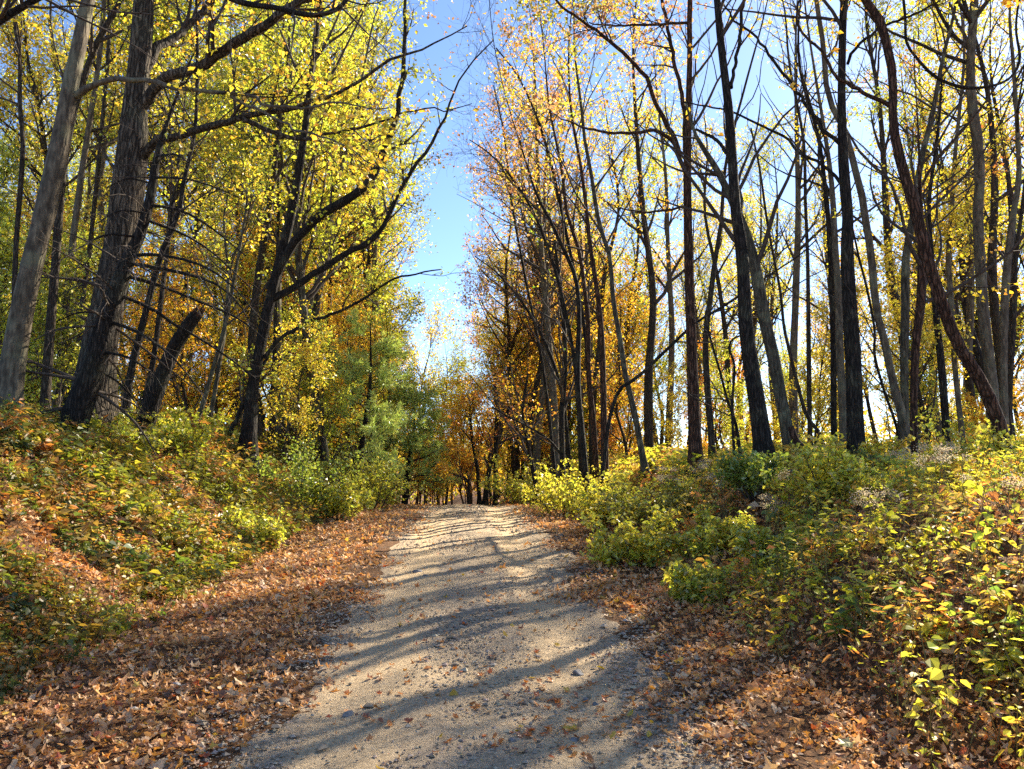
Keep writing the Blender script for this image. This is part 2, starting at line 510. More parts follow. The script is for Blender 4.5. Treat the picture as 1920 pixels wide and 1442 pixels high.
# ------------------------------------------------------------------ leaf litter (stuff) and gravel (stuff)
LIT = np.array([[0.68, 0.37, 0.16], [0.72, 0.34, 0.09], [0.56, 0.28, 0.11], [0.70, 0.46, 0.25], [0.30, 0.15, 0.075],
                [0.62, 0.30, 0.06], [0.48, 0.12, 0.04], [0.66, 0.46, 0.26], [0.22, 0.11, 0.06], [0.62, 0.42, 0.07]])
LITW = np.array([.21, .13, .14, .15, .12, .06, .03, .08, .06, .02])

def lobed_outline(kind):
    if kind == 0:   # maple-like
        rr_ = [0.16, 0.46, 0.28, 0.52, 0.27, 0.60, 0.27, 0.52, 0.28, 0.46]
    elif kind == 1:  # oval
        rr_ = [0.5, 0.40, 0.28, 0.27, 0.36, 0.5, 0.36, 0.27, 0.28, 0.40]
    else:           # oak-like
        rr_ = [0.5, 0.26, 0.36, 0.2, 0.38, 0.56, 0.38, 0.2, 0.36, 0.26]
    n = len(rr_)
    a = np.linspace(0, 2 * math.pi, n, endpoint=False)
    xy = np.stack([np.cos(a) * rr_, np.sin(a) * rr_], 1)
    return xy

def litter_leaves(acc, x, y, z, size, color, kinds, tilt=0.5, curl=0.75):
    for kd in range(3):
        m = kinds == kd
        n = int(m.sum())
        if n == 0: continue
        o = lobed_outline(kd); q = len(o)
        th = rng.uniform(0, 2 * math.pi, n)
        nx = rng.normal(size=(n, 2)) * tilt
        nv = nrm(np.concatenate([nx, np.ones((n, 1))], 1))
        a = np.stack([np.cos(th), np.sin(th), np.zeros(n)], 1); a = nrm(a - (a * nv).sum(-1, keepdims=True) * nv)
        b = np.cross(nv, a)
        cu = rng.uniform(-0.4, 1.4, n) * curl; cv = rng.uniform(-0.8, 1.0, n) * curl
        s = size[m]
        u = o[None, :, 0] * np.ones((n, 1)); v = o[None, :, 1] * rng.uniform(0.7, 1.1, n)[:, None]
        u = u * rng.uniform(0.85, 1.15, (n, q)); v = v * rng.uniform(0.85, 1.15, (n, q))
        h = cu[:, None] * u * u * 1.6 + cv[:, None] * v * v * 1.8 + rng.normal(size=(n, q)) * 0.05
        P = np.stack([x[m], y[m], z[m]], 1)[:, None, :] + s[:, None, None] * (u[..., None] * a[:, None] + v[..., None] * b[:, None] + h[..., None] * nv[:, None])
        cpt = np.stack([x[m], y[m], z[m]], 1)[:, None, :]
        V = np.concatenate([cpt, P], 1)
        k = np.arange(n)[:, None, None] * (q + 1)
        fan = np.array([[0, 1 + i, 1 + (i + 1) % q] for i in range(q)])[None]
        Fc = (k + fan).reshape(-1, 3)
        C = np.repeat(np.concatenate([color[m], np.ones((n, 1))], 1), q + 1, axis=0)
        acc.add(V.reshape(-1, 3), Fc, C)

def scatter_view(n, dmin, dmax, ulo, uhi, power=1.0):
    """points whose density falls off with distance from the viewer; returns x, y, u"""
    t = rng.random(n)
    y = dmin * (dmax / dmin) ** (t ** power)
    u = rng.uniform(ulo, uhi, n)
    return road_x(y) + u, y, u

acc = Acc()
for (n, d0, d1, sz, tilt) in ((37000, 2.6, 8.5, 0.041, 0.75), (30000, 7.5, 24, 0.054, 0.6)):
    x, y, u = scatter_view(n * 2, d0, d1, -8.0, 6.5)
    fr = np.abs(x) / np.maximum(y, 0.1) < 0.80
    # on the road itself only a loose sprinkle, thick beside it
    edge = np.where(u < 0, sstep(1.0, 1.5, -u + (fbm(x * 1.2, y * 1.2, 71) - 0.5) * 1.9), sstep(1.15, 1.7, u + (fbm(x * 1.2, y * 1.2, 73) - 0.5) * 1.9))
    pk = 0.035 + 0.965 * edge
    pk = pk * np.where((u < -4.2) | (u > 3.6), 0.75, 1.0)
    keep = fr & (rng.random(len(x)) < pk)
    x, y, u = x[keep], y[keep], u[keep]
    z = terrain(x, y) + rng.uniform(0.008, 0.05, len(x)) * np.where(np.abs(u) < 1.2, 0.5, 1)
    c = LIT[rng.choice(len(LIT), len(x), p=LITW)] * rng.uniform(0.8, 1.2, (len(x), 1))
    litter_leaves(acc, x, y, z, sz * np.clip(np.exp(rng.normal(size=len(x)) * 0.38), 0.4, 2.3), c, rng.integers(0, 3, len(x)), tilt)
o = acc.build('fallen_leaves', M['litter'])
tag(o, 'thick drift of curled orange and brown leaves along both sides of the track', 'leaf litter', kind='stuff')
# litter on the forest floor farther off
acc = Acc()
x, y, u = scatter_view(50000, 9, 60, -26, 24)
k = ((u < -3.2) | (u > 2.4)) & (np.abs(x) / y < 0.75)
x, y = x[k], y[k]
z = terrain(x, y) + rng.uniform(0.01, 0.06, len(x))
c = LIT[rng.choice(len(LIT), len(x), p=LITW)]
th = rng.uniform(0, 6.28, len(x)); s = 0.11 * rng.uniform(0.7, 1.5, len(x)) * (1 + y / 60)
a = np.stack([np.cos(th), np.sin(th), rng.normal(size=len(x)) * 0.3], 1); nv = np.array([0, 0, 1.0]) + rng.normal(size=(len(x), 3)) * 0.35
leaf_quads(acc, np.stack([x, y, z], 1), a, nv, s, s * 0.8, np.concatenate([c, np.ones((len(x), 1))], 1))
o = acc.build('forest_floor_leaves', M['litter'])
tag(o, 'brown leaf litter between the trees beyond the banks', 'leaf litter', kind='stuff')

acc = Acc()
x, y, u = scatter_view(2600, 2.8, 16, -5, 4.5)
k = np.abs(u) > 1.2; x, y = x[k], y[k]; n = len(x)
th = rng.uniform(0, 6.28, n); L = rng.uniform(0.05, 0.22, n)
p0 = np.stack([x, y, terrain(x, y) + 0.035], 1); d = np.stack([np.cos(th) * L, np.sin(th) * L, rng.normal(size=n) * 0.02], 1)
tubes(acc, np.stack([p0, p0 + d * 0.5 + rng.normal(size=(n, 3)) * 0.008, p0 + d], 1), rng.uniform(0.0015, 0.004, n)[:, None] * np.array([[1, 0.8, 0.5]]), 3)
tag(acc.build('twig_litter', M['brown']), 'small dead twigs strewn through the leaf drifts', 'twigs', kind='stuff')
# gravel
acc = Acc()
x, y, u = scatter_view(60000, 2.8, 22, -1.6, 1.75)
clump = sstep(0.40, 0.58, fbm(u * 1.6 + 4, y * 0.8, 81, 3))
sandy = np.exp(-((np.abs(u - 0.05) - 0.72) / 0.26) ** 2) * 0.8 + (fbm(u * 1.7 + 2, y * 0.55, 97, 4) - 0.5) * 1.6 + 0.18
k = rng.random(len(x)) < (0.12 + 0.88 * clump) * (1 - 0.85 * np.clip(sandy, 0, 1))
x, y, u = x[k], y[k], u[k]
n = len(x)
s = 0.0065 * np.exp(rng.normal(size=n) * 0.42) * (1 + y * 0.04)
s = np.where(rng.random(n) < 0.005, s * 2.3, s)
octv = np.array([[1, 0.2, 0], [-0.2, 1, 0], [-1, -0.2, 0], [0.2, -1, 0], [0, 0, 0.5], [0, 0, -0.4]], float)
octf = np.array([[0, 1, 4], [1, 2, 4], [2, 3, 4], [3, 0, 4], [1, 0, 5], [2, 1, 5], [3, 2, 5], [0, 3, 5]])
th = rng.uniform(0, 6.28, n)
P = octv[None] * rng.uniform(0.6, 1.4, (n, 6, 1))
cx_, sx_ = np.cos(th)[:, None], np.sin(th)[:, None]
P = np.stack([P[..., 0] * cx_ - P[..., 1] * sx_, P[..., 0] * sx_ + P[..., 1] * cx_, P[..., 2]], -1) * s[:, None, None]
P = P + np.stack([x, y, road_surf(x, y) + s * 0.25], 1)[:, None]
g0 = rng.uniform(0.14, 0.46, n)[:, None]; cc = g0 * np.array([1.12, 0.88, 0.62]) * rng.uniform(0.93, 1.07, (n, 3))
acc.add(P.reshape(-1, 3), (np.arange(n)[:, None, None] * 6 + octf[None]).reshape(-1, 3), np.repeat(np.concatenate([cc, np.ones((n, 1))], 1), 6, axis=0))
o = acc.build('gravel', M['pebble'])
tag(o, 'loose grey and sandy gravel strewn over the track', 'gravel', kind='stuff')

# ------------------------------------------------------------------ trees
def sun_lane(c):
    """how far a point of a crown stands between the sun and the lit stretch of track"""
    t = (c[:, 2] - 0.4) / math.tan(SUN_EL)
    X = c[:, 0] - math.sin(SUN_AZ) * t; Y = c[:, 1] - math.cos(SUN_AZ) * t
    U = X - road_x(Y)
    lit = sstep(-7.0, -5.5, U) * sstep(4.2, 2.6, U) * sstep(1.0, 2.5, Y) * sstep(24, 18, Y)
    patch = sstep(0.52, 0.62, fbm(X * 0.25 + 3, Y * 0.30, 91, 2))
    return lit, patch

def corridor_keep(strength=1.0):
    """sky lane above the track: crowns thin out towards its axis"""
    def f(c, g):
        ax = -0.041 * c[:, 1]
        lat = c[:, 0] - ax
        half = np.where(lat < 0, 0.5 + 0.022 * c[:, 1], 0.35 + 0.006 * c[:, 1])
        p = sstep(0.4, 1.5, np.abs(lat) / half)
        h = c[:, 2]
        p = np.where(h < 2.0 + 0.11 * c[:, 1], 1, p)
        # crowns on the sunward side thinned on purpose, so sun reaches the track
        lit, patch = sun_lane(c)
        p = p * (1 - lit * (0.95 - 0.4 * patch))
        return g.random(len(c)) < (1 - strength) + strength * np.maximum(p, 0.08)
    return f
KEEP = corridor_keep()

def to3(pts, d0, d1=None, base=None):
    pts = np.asarray(pts, float)
    n = len(pts)
    d1 = d0 if d1 is None else d1
    dep = np.linspace(d0, d1, n)
    P = at(pts[:, 0], pts[:, 1], dep)
    w = pts[:, 2] / F * np.linalg.norm(P - np.array([0, 0, EYE]), axis=1) / np.sqrt(1 + ((pts[:, 0] - 960) / F) ** 2 + ((pts[:, 1] - 721) / F) ** 2) * 0.5
    return P, w

def key_tree(name, label, depth, pts, limbs=(), H=16.0, color=(0.5, 0.45, 0.06), bark='brown', leafn=4, size=0.088,
             nb=14, lo=0.35, blen=3.0, ext=True, twigs=True, cat='tree', group=None, lean_d=0.0, m2=5, m3=4, limb_leaf=1.0, crown=True):
    g = np.random.default_rng(abs(hash_name(label)) % (2 ** 31))
    P, w = to3(pts, depth, depth + lean_d)
    # root the stem in the ground
    d = P[1] - P[0]; d = d / max(abs(d[2]), 0.2)
    gz = float(terrain(P[0][0], P[0][1]))
    drop = P[0][2] - gz
    base = P[0] - d * drop if drop > 0 else np.array([P[0][0], P[0][1], gz])
    base[2] = float(terrain(base[0], base[1]))
    root = np.array([base[0] - d[0] * 0.25, base[1] - d[1] * 0.25, base[2] - 0.3])
    if drop > 0.15:
        P = np.vstack([root, base, P]); w = np.concatenate([[w[0] * 1.5, w[0] * 1.15], w])
    else:
        P = np.vstack([root, P]); w = np.concatenate([[w[0] * 1.3], w])
    if ext and P[-1][2] < H:
        d = nrm(P[-1] - P[-3]); top = P[-1].copy(); steps = 4; need = H - top[2]
        for k in range(steps):
            d = nrm(d + np.array([0, 0, 0.25]) + g.normal(size=3) * 0.10)
            top = top + d * need / steps / max(d[2], 0.4)
            P = np.vstack([P, top]); w = np.append(w, max(w[-1] * 0.62, 0.012))
    w = w * (0.80 if depth < 16 else 0.85)
    Q = catmull(np.concatenate([P, w[:, None]], 1), 34)
    TP, TR = Q[:, :3], np.maximum(Q[:, 3], 0.004)
    # root flare
    hh = np.clip(TP[:, 2] - base[2], 0, None)
    TR = TR * (1 + 0.75 * np.exp(-hh / 0.22))
    e = empty(name, base)
    tag(e, label, cat, group)
    big = TR.max() > 0.13
    a = Acc(); tubes(a, TP, TR, 20 if big else 9, flute=0.30 if big else 0.2, seed=depth * 3.1 + pts[0][0], cap=True)
    a.build('trunk', M[bark], e, smooth=True, origin=base)
    allP = []; allR = []
    LP = []
    for lm in limbs:
        d0, d1, lp = lm
        Pl, wl = to3(lp, depth + d0, depth + d1)
        Ql = catmull(np.concatenate([Pl, wl[:, None] * 0.74], 1), 26)
        sg = np.linalg.norm(Ql[-1, :3] - Ql[0, :3]) / 26; kx = g.normal(size=(26, 3)) * min(0.012, sg * 0.10); kx[0] = 0; Ql[:, :3] += kx + np.cumsum(g.normal(size=(26, 3)) * min(0.007, sg * 0.06), axis=0)
        Rl = np.maximum(Ql[:, 3], 0.003)
        a = Acc(); tubes(a, Ql[:, :3], Rl, 8, flute=0.2, seed=lp[0][0])
        a.build('limb', M[bark], e, smooth=True, origin=base)
        LP.append((Ql[:, :3], Rl))
    if twigs:
        tw = Acc(); ends = []
        def sub(P1, R1, mm2, mm3, scale):
            P2, R2 = grow(P1, R1, mm2, 0.2, 1.0, (25, 60), lambda s: scale * (0.5 + 0.35 * (1 - s)), 5, up=0.3, jit=0.15, g=g, rr=0.6)
            lit, _p = sun_lane(P2[:, 2]); kk = g.random(len(P2)) > 0.9 * lit; P2 = P2[kk]; R2 = R2[kk]
            P3, R3 = grow(P2, R2, mm3, 0.2, 1.0, (25, 65), scale * 0.33, 3, up=0.15, jit=0.2, g=g, rr=0.6)
            tubes(tw, P2, R2, 3); tubes(tw, P3, np.maximum(R3, 0.0022), 3)
            ends.append(P3); ends.append(P2[:, 2:])
        if nb > 0:
            htot = TP[-1][2] - base[2]
            P1, R1 = grow(TP[None], TR[None], nb, lo, 0.99, (30, 65), lambda s: blen * (1.15 - 0.7 * (s - lo) / (1 - lo)), 8, up=0.55, jit=0.12, rr=0.55, taper=0.2, g=g)
            tubes(tw, P1, R1, 5)
            sub(P1, R1, m2, m3, blen * 0.5)
        for (lp, lr) in LP:
            sub(lp[None], lr[None], 9, 5, 1.5)
        tw.build('branches', M['twig'] if bark != 'smooth' else M['brown'], e, smooth=True, origin=base)['kind'] = 'stuff'
        if leafn > 0 and crown and ends:
            lf = Acc()
            for E in ends:
                leaves_on(lf, E, leafn, size, 0.045, g, keep=KEEP)
            if lf.n:
                o = lf.build('crown', M['leaf'], e, origin=base)
                o['kind'] = 'stuff'; o.color = (*color, 1)
    return e

def hash_name(s):
    h = 5381
    for ch in s: h = (h * 33 + ord(ch)) & 0x7fffffff
    return h

YG = (0.53, 0.54, 0.06); YEL = (0.70, 0.56, 0.055); GOLD = (0.80, 0.51, 0.05); ORG = (0.74, 0.36, 0.05)
RUST = (0.42, 0.17, 0.05); GRN = (0.34, 0.46, 0.04); PINK = (0.52, 0.30, 0.15); OLIVE = (0.36, 0.34, 0.05)

# ---- left side
key_tree('leaning_grey_tree', 'smooth grey trunk leaning right at the left edge, one long bare limb', 11.0,
    [(12, 775, 58), (35, 620, 50), (60, 500, 47), (90, 380, 44), (115, 260, 40), (135, 150, 36), (155, 50, 31), (165, 0, 29)],
    [(0, -1.0, [(143, 180, 20), (187, 157, 15), (217, 147, 14), (290, 152, 12), (333, 167, 12), (400, 170, 11), (480, 182, 9), (500, 197, 8), (577, 200, 7), (640, 190, 5), (730, 200, 3)]),
     (-0.5, -1.5, [(433, 180, 8), (480, 205, 7), (533, 230, 6), (567, 247, 6), (617, 260, 5), (690, 300, 3), (760, 330, 2)])],
    H=17, color=YEL, bark='smooth', lo=0.6, nb=14, leafn=5)
key_tree('big_ridged_tree', 'thickest trunk with ridged grey bark and three heavy limbs sweeping right, behind the dead conifer', 12.5,
    [(170, 795, 108), (180, 700, 84), (195, 613, 70), (222, 480, 64), (243, 340, 70), (252, 235, 60), (255, 167, 50), (267, 67, 50), (270, 0, 48)],
    [(0, -1.5, [(262, 205, 30), (293, 167, 28), (317, 143, 27), (360, 130, 26), (400, 108, 26), (447, 73, 24), (500, 43, 22), (560, 0, 19), (620, -50, 15), (700, -110, 9)]),
     (0, 1.0, [(268, 133, 24), (293, 87, 22), (320, 67, 19), (360, 33, 17), (393, 0, 15), (440, -60, 11)]),
     (0, -2.0, [(262, 300, 24), (293, 263, 22), (333, 257, 20), (360, 247, 19), (400, 233, 18), (440, 223, 17), (483, 207, 14), (550, 197, 11), (583, 183, 10), (640, 172, 9), (673, 147, 8), (730, 107, 7), (790, 83, 5), (873, 43, 3)]),
     (-0.9, -1.2, [(457, 225, 13), (517, 247, 12), (567, 257, 10), (617, 242, 8), (683, 233, 7), (757, 208, 5), (807, 197, 4), (857, 200, 3), (890, 190, 2)])],
    H=18, color=GOLD, bark='ridged', lo=0.55, nb=9, leafn=4, size=0.085)
key_tree('forked_dark_tree', 'dark forked tree on the left bank nearest the green pine, limbs arching over the track', 17.0,
    [(467, 812, 32), (473, 747, 27), (480, 697, 24), (493, 630, 23), (512, 540, 22), (533, 457, 20), (550, 383, 19), (563, 300, 17), (573, 233, 15), (580, 167, 13), (593, 67, 12), (600, 0, 11)],
    [(0, -1, [(505, 545, 22), (540, 470, 23), (570, 430, 23), (600, 402, 23), (640, 380, 23), (673, 360, 22), (697, 333, 20), (717, 283, 17), (737, 233, 14), (750, 167, 12), (757, 67, 10), (755, 0, 8)]),
     (0, 1.5, [(512, 560, 20), (545, 545, 18), (583, 517, 17), (617, 497, 16), (647, 475, 15), (683, 460, 14), (717, 427, 13), (740, 377, 12), (773, 320, 10), (800, 283, 9), (827, 233, 7), (853, 167, 5), (873, 133, 4), (923, 77, 3)]),
     (0, -1.0, [(497, 670, 12), (520, 640, 10), (580, 605, 9), (640, 585, 8), (690, 557, 7), (737, 527, 6), (773, 517, 5), (827, 508, 3)]),
     (0, 0.5, [(430, 815, 13), (455, 765, 12), (480, 715, 10), (505, 670, 8)])],
    H=17, color=YG, bark='dark', lo=0.5, nb=14, leafn=6, size=0.085)
LEFT = [
 ('slender_tree', 'thin forked stem at the left edge, behind the leaning grey trunk', 14.5, [(22, 760, 13), (26, 600, 12), (30, 463, 11), (37, 367, 11), (43, 267, 10), (37, 200, 9), (37, 100, 8), (27, 43, 7)], 15, YEL, 'brown'),
 ('forest_tree', 'mid-thick trunk bending right just behind the leaning grey trunk', 15, [(85, 740, 22), (95, 600, 20), (105, 480, 19), (117, 333, 17), (133, 233, 16), (150, 170, 15), (180, 85, 14), (227, 0, 12)], 17, YEL, 'brown'),
 ('slender_tree', 'pale slim trunk between the leaning grey trunk and the thickest trunk', 17, [(108, 730, 16), (123, 580, 15), (133, 480, 14), (150, 350, 13), (165, 250, 12), (185, 120, 10), (195, 0, 9)], 17, YG, 'smooth'),
 ('slender_tree', 'thin dark stem right beside the foot of the thickest trunk', 14.5, [(233, 788, 17), (245, 700, 16), (262, 630, 15), (285, 540, 13), (305, 470, 12), (335, 400, 10), (345, 340, 9), (366, 240, 8), (370, 100, 7), (368, 0, 6)], 16, YG, 'dark'),
 ('slender_tree', 'thin stem between the dead conifer and the broken snag', 16, [(266, 775, 13), (287, 680, 12), (300, 580, 11), (310, 497, 10), (322, 400, 8), (335, 300, 6)], 12, YEL, 'dark'),
 ('young_tree', 'young leaning stem with pale bark right of the broken snag', 17.5, [(362, 805, 11), (380, 760, 10), (397, 700, 9), (415, 640, 9), (430, 570, 8), (445, 490, 6), (462, 390, 5)], 9, YG, 'lichen'),
 ('young_tree', 'second young stem right of the broken snag, straighter than its neighbour', 18, [(390, 805, 10), (402, 740, 9), (412, 680, 8), (422, 610, 8), (428, 520, 6), (420, 420, 5)], 10, YEL, 'lichen'),
 ('slender_tree', 'thin upright stem above the yellow green foliage left of the forked dark tree', 21, [(508, 800, 9), (515, 650, 8), (520, 500, 7), (522, 310, 6), (520, 240, 6), (517, 130, 5), (503, 57, 4)], 16, YG, 'brown'),
 ('slender_tree', 'slim leaning trunk right of the forked dark tree', 22, [(540, 815, 10), (552, 740, 10), (566, 660, 9), (585, 560, 8), (612, 440, 8), (640, 320, 7), (668, 200, 6), (690, 90, 5)], 18, YG, 'smooth'),
 ('slender_tree', 'slim straight pale trunk left of the green pine', 25, [(575, 820, 8), (585, 700, 8), (596, 580, 8), (622, 450, 7), (655, 330, 6), (668, 180, 5)], 18, YEL, 'smooth'),
 ('slender_tree', 'slim stem crossing the top of the leaning grey trunk', 19, [(150, 740, 12), (152, 600, 11), (170, 450, 10), (185, 300, 9), (196, 180, 8), (205, 60, 7)], 18, YEL, 'brown'),
]
for i, (nm, lb, dp, pt, H, c, b) in enumerate(LEFT):
    key_tree(nm, lb, dp, pt, H=H, color=c, bark=b, lo=0.42, nb=11, blen=2.6, leafn=4, size=0.085, m3=3)

# dead conifer with bare sweeping branches
def dead_conifer():
    depth = 11.4
    pts = [(140, 790, 52), (165, 720, 44), (190, 640, 38), (215, 560, 33), (243, 480, 25), (262, 440, 20), (283, 367, 17), (293, 300, 13), (310, 240, 8), (333, 177, 5), (353, 123, 3), (365, 97, 2)]
    g = np.random.default_rng(5)
    P, w = to3(pts, depth)
    base = P[0].copy(); base[2] = float(terrain(base[0], base[1])) - 0.05
    P = np.vstack([base - [0.1, 0, 0.2], P]); w = np.concatenate([[w[0] * 1.3], w])
    Q = catmull(np.concatenate([P, w[:, None]], 1), 40)
    e = empty('dead_conifer', base)
    tag(e, 'dead black conifer leaning across the thickest trunk, bare drooping branches', 'tree')
    a = Acc(); tubes(a, Q[:, :3], Q[:, 3], 14, flute=0.2, seed=4, cap=True)
    a.build('trunk', M['dark'], e, smooth=True, origin=base)
    hand = [[(290, 293, 5), (330, 290, 4), (353, 305, 2)], [(289, 333, 6), (345, 335, 4), (400, 350, 3), (450, 372, 2)],
            [(280, 385, 7), (340, 395, 5), (400, 430, 4), (460, 480, 2)], [(272, 412, 7), (345, 440, 5), (400, 475, 4), (470, 540, 2)],
            [(245, 480, 8), (300, 478, 6), (380, 498, 5), (440, 540, 3), (480, 590, 2)],
            [(240, 493, 8), (333, 510, 7), (400, 530, 5), (445, 565, 3), (470, 610, 2)], [(232, 517, 8), (293, 533, 7), (367, 563, 5), (447, 597, 4), (500, 640, 2)],
            [(222, 552, 8), (287, 580, 7), (333, 613, 6), (367, 630, 5), (423, 667, 4), (480, 710, 2)],
            [(205, 603, 8), (260, 623, 6), (317, 663, 4), (350, 700, 3), (377, 735, 2)],
            [(190, 660, 7), (240, 670, 5), (290, 705, 3), (310, 740, 2)],
            [(205, 590, 5), (160, 585, 4), (135, 590, 3), (108, 602, 2)], [(225, 530, 5), (180, 520, 3), (140, 545, 2)],
            [(262, 445, 5), (200, 440, 4), (150, 465, 3), (95, 500, 2)], [(275, 400, 4), (225, 395, 3), (180, 420, 2)],
            [(287, 345, 4), (240, 335, 3), (200, 352, 2)], [(178, 690, 6), (225, 720, 4), (262, 765, 2)]]
    br = []
    for i, h in enumerate(hand):
        Pl, wl = to3(h, depth, depth - 1.2 + (i % 4) * 0.6)
        Ql = catmull(np.concatenate([Pl, wl[:, None]], 1), 9)
        br.append((Ql[:, :3], Ql[:, 3]))
        a = Acc(); tubes(a, Ql[:, :3], Ql[:, 3], 5)
        a.build('dead_branch', M['dark'], e, smooth=True, origin=base)
    tw = Acc()
    P1, R1 = grow(Q[None, :, :3], Q[None, :, 3], 46, 0.12, 0.97, (70, 105), lambda s: 1.9 * (1.15 - s), 6, up=-0.5, jit=0.10, rr=0.18, taper=0.25, g=g)
    tubes(tw, P1, R1, 4)
    allP = np.concatenate([P1, np.stack([catmull(b[0], 6) for b in br])]); allR = np.concatenate([R1, np.stack([np.interp(np.linspace(0, 1, 6), np.linspace(0, 1, 9), b[1]) for b in br])])
    P2, R2 = grow(allP, allR, 7, 0.15, 1.0, (30, 70), 0.55, 4, up=-0.15, jit=0.16, rr=0.5, g=g)
    tubes(tw, P2, np.maximum(R2, 0.002), 3)
    P3, R3 = grow(P2, R2, 2, 0.2, 1.0, (30, 70), 0.25, 3, up=0, jit=0.16, rr=0.6, g=g)
    tubes(tw, P3, np.maximum(R3, 0.0016), 3)
    o = tw.build('dead_twigs', M['twig'], e, smooth=True, origin=base); o['kind'] = 'stuff'
dead_conifer()

def snag():
    P, w = to3([(278, 775, 31), (300, 715, 28), (325, 655, 26), (350, 615, 25), (368, 590, 22)], 14.0)
    base = P[0].copy(); base[2] = float(terrain(base[0], base[1]))
    if P[0][2] - base[2] > 0.1: P = np.vstack([base - [0.15, 0, 0.1], P]); w = np.concatenate([[w[0] * 1.2], w])
    Q = catmull(np.concatenate([P, w[:, None]], 1), 20)
    e = empty('broken_snag', base); tag(e, 'broken dead trunk leaning right, snapped off at a jagged top', 'tree stump')
    a = Acc(); tubes(a, Q[:, :3], Q[:, 3], 14, flute=0.3, seed=8, cap=True)
    a.build('trunk', M['dark'], e, smooth=True, origin=base)
    a = Acc(); T = nrm(Q[-1, :3] - Q[-3, :3]); r = Q[-1, 3]
    for k in range(7):
        th = k * 0.9; o = Q[-1, :3] + np.array([math.cos(th) * r * 0.7, math.sin(th) * r * 0.6, 0])
        L = 0.10 + 0.24 * ((k * 7) % 5) / 5
        tubes(a, np.stack([o - T * 0.08, o, o + T * L]), np.array([r * 0.45, r * 0.38, 0.004]), 5)
    a.build('splinters', M['rusty'], e, origin=base)
snag()

# ---- right side
key_tree('straight_brown_tree', 'straight brown trunk right of the track, its lower limb sweeping left over the road', 15.0,
    [(1305, 888, 31), (1302, 800, 27), (1299, 700, 24), (1295, 600, 21), (1291, 480, 19), (1288, 330, 17), (1291, 200, 14), (1293, 100, 12), (1294, 0, 11)],
    [(0, -1.5, [(1288, 330, 11), (1272, 285, 11), (1260, 262, 10), (1223, 247, 9), (1173, 252, 8), (1107, 248, 6), (1067, 233, 4), (1033, 217, 2)]),
     (0, -1.5, [(1275, 290, 12), (1260, 250, 12), (1233, 200, 11), (1207, 140, 10), (1160, 90, 9), (1107, 50, 7), (1063, 20, 6), (1030, -10, 5)]),
     (0, 0.5, [(1287, 330, 12), (1282, 200, 11), (1265, 130, 10), (1248, 40, 9), (1235, -20, 8)]),
     (0, -1.0, [(1288, 385, 7), (1230, 397, 6), (1187, 398, 5), (1150, 385, 3), (1120, 367, 2)]),
     (0, -0.5, [(1292, 42, 7), (1220, 44, 6), (1150, 46, 5), (1110, 40, 3)])],
    H=17, color=PINK, bark='rusty', lo=0.35, nb=16, leafn=5, size=0.085)
key_tree('black_trunk_tree', 'near-black upright trunk forking high up, lichen trunk close against its right side', 12.0,
    [(1432, 868, 46), (1422, 780, 39), (1408, 690, 34), (1398, 600, 29), (1392, 480, 28), (1380, 400, 24), (1373, 300, 21), (1366, 200, 19), (1354, 100, 17), (1345, 0, 15)],
    [(0, 0.5, [(1370, 165, 11), (1376, 130, 9), (1385, 80, 9), (1393, 0, 8), (1398, -60, 7)]),
     (0, 0.8, [(1374, 300, 10), (1355, 275, 9), (1333, 257, 8), (1305, 243, 6)])],
    H=16, color=GOLD, bark='dark', lo=0.5, nb=16, leafn=5, size=0.085)
key_tree('lichen_tree', 'lichen-patched leaning trunk directly right of the black forked trunk', 13.0,
    [(1487, 868, 30), (1467, 763, 27), (1450, 670, 26), (1432, 590, 26), (1418, 510, 25), (1400, 440, 22), (1370, 370, 17), (1345, 320, 14), (1320, 280, 11), (1303, 250, 8), (1285, 190, 4)],
    [], H=9, ext=False, color=GOLD, bark='lichen', lo=0.5, nb=12, leafn=5)
key_tree('arched_slender_tree', 'slender dark stem arching right across the straight brown trunk', 16.5,
    [(1130, 885, 9), (1142, 790, 8), (1160, 733, 8), (1187, 713, 8), (1207, 697, 7), (1253, 653, 7), (1303, 607, 6), (1347, 580, 6), (1383, 557, 5), (1447, 513, 4), (1497, 480, 3), (1530, 450, 3)],
    [], H=9, ext=False, color=GRN, bark='dark', lo=0.45, nb=8, leafn=3, blen=1.6)
key_tree('tall_dark_tree', 'thick dark trunk standing straight, middle of the right-hand woods, with two long left-reaching limbs', 12.0,
    [(1608, 868, 40), (1603, 780, 34), (1598, 640, 31), (1588, 480, 27), (1590, 420, 24), (1583, 333, 23), (1579, 250, 20), (1578, 167, 17), (1580, 67, 16), (1582, 0, 15)],
    [(0, 0.5, [(1575, 270, 11), (1547, 247, 10), (1520, 213, 9), (1493, 173, 9), (1467, 137, 8), (1440, 97, 7), (1413, 67, 6), (1380, 43, 5), (1353, 7, 4)]),
     (0, 0.8, [(1582, 352, 10), (1560, 325, 9), (1540, 307, 8), (1507, 290, 8), (1467, 253, 7), (1430, 233, 6), (1377, 207, 5), (1330, 198, 4), (1283, 188, 3)]),
     (0, -1.0, [(1590, 120, 8), (1600, 93, 8), (1647, 57, 7), (1713, 27, 6), (1763, 0, 5), (1820, -40, 4)])],
    H=16, color=YEL, bark='dark', lo=0.5, nb=16, leafn=5, size=0.085)
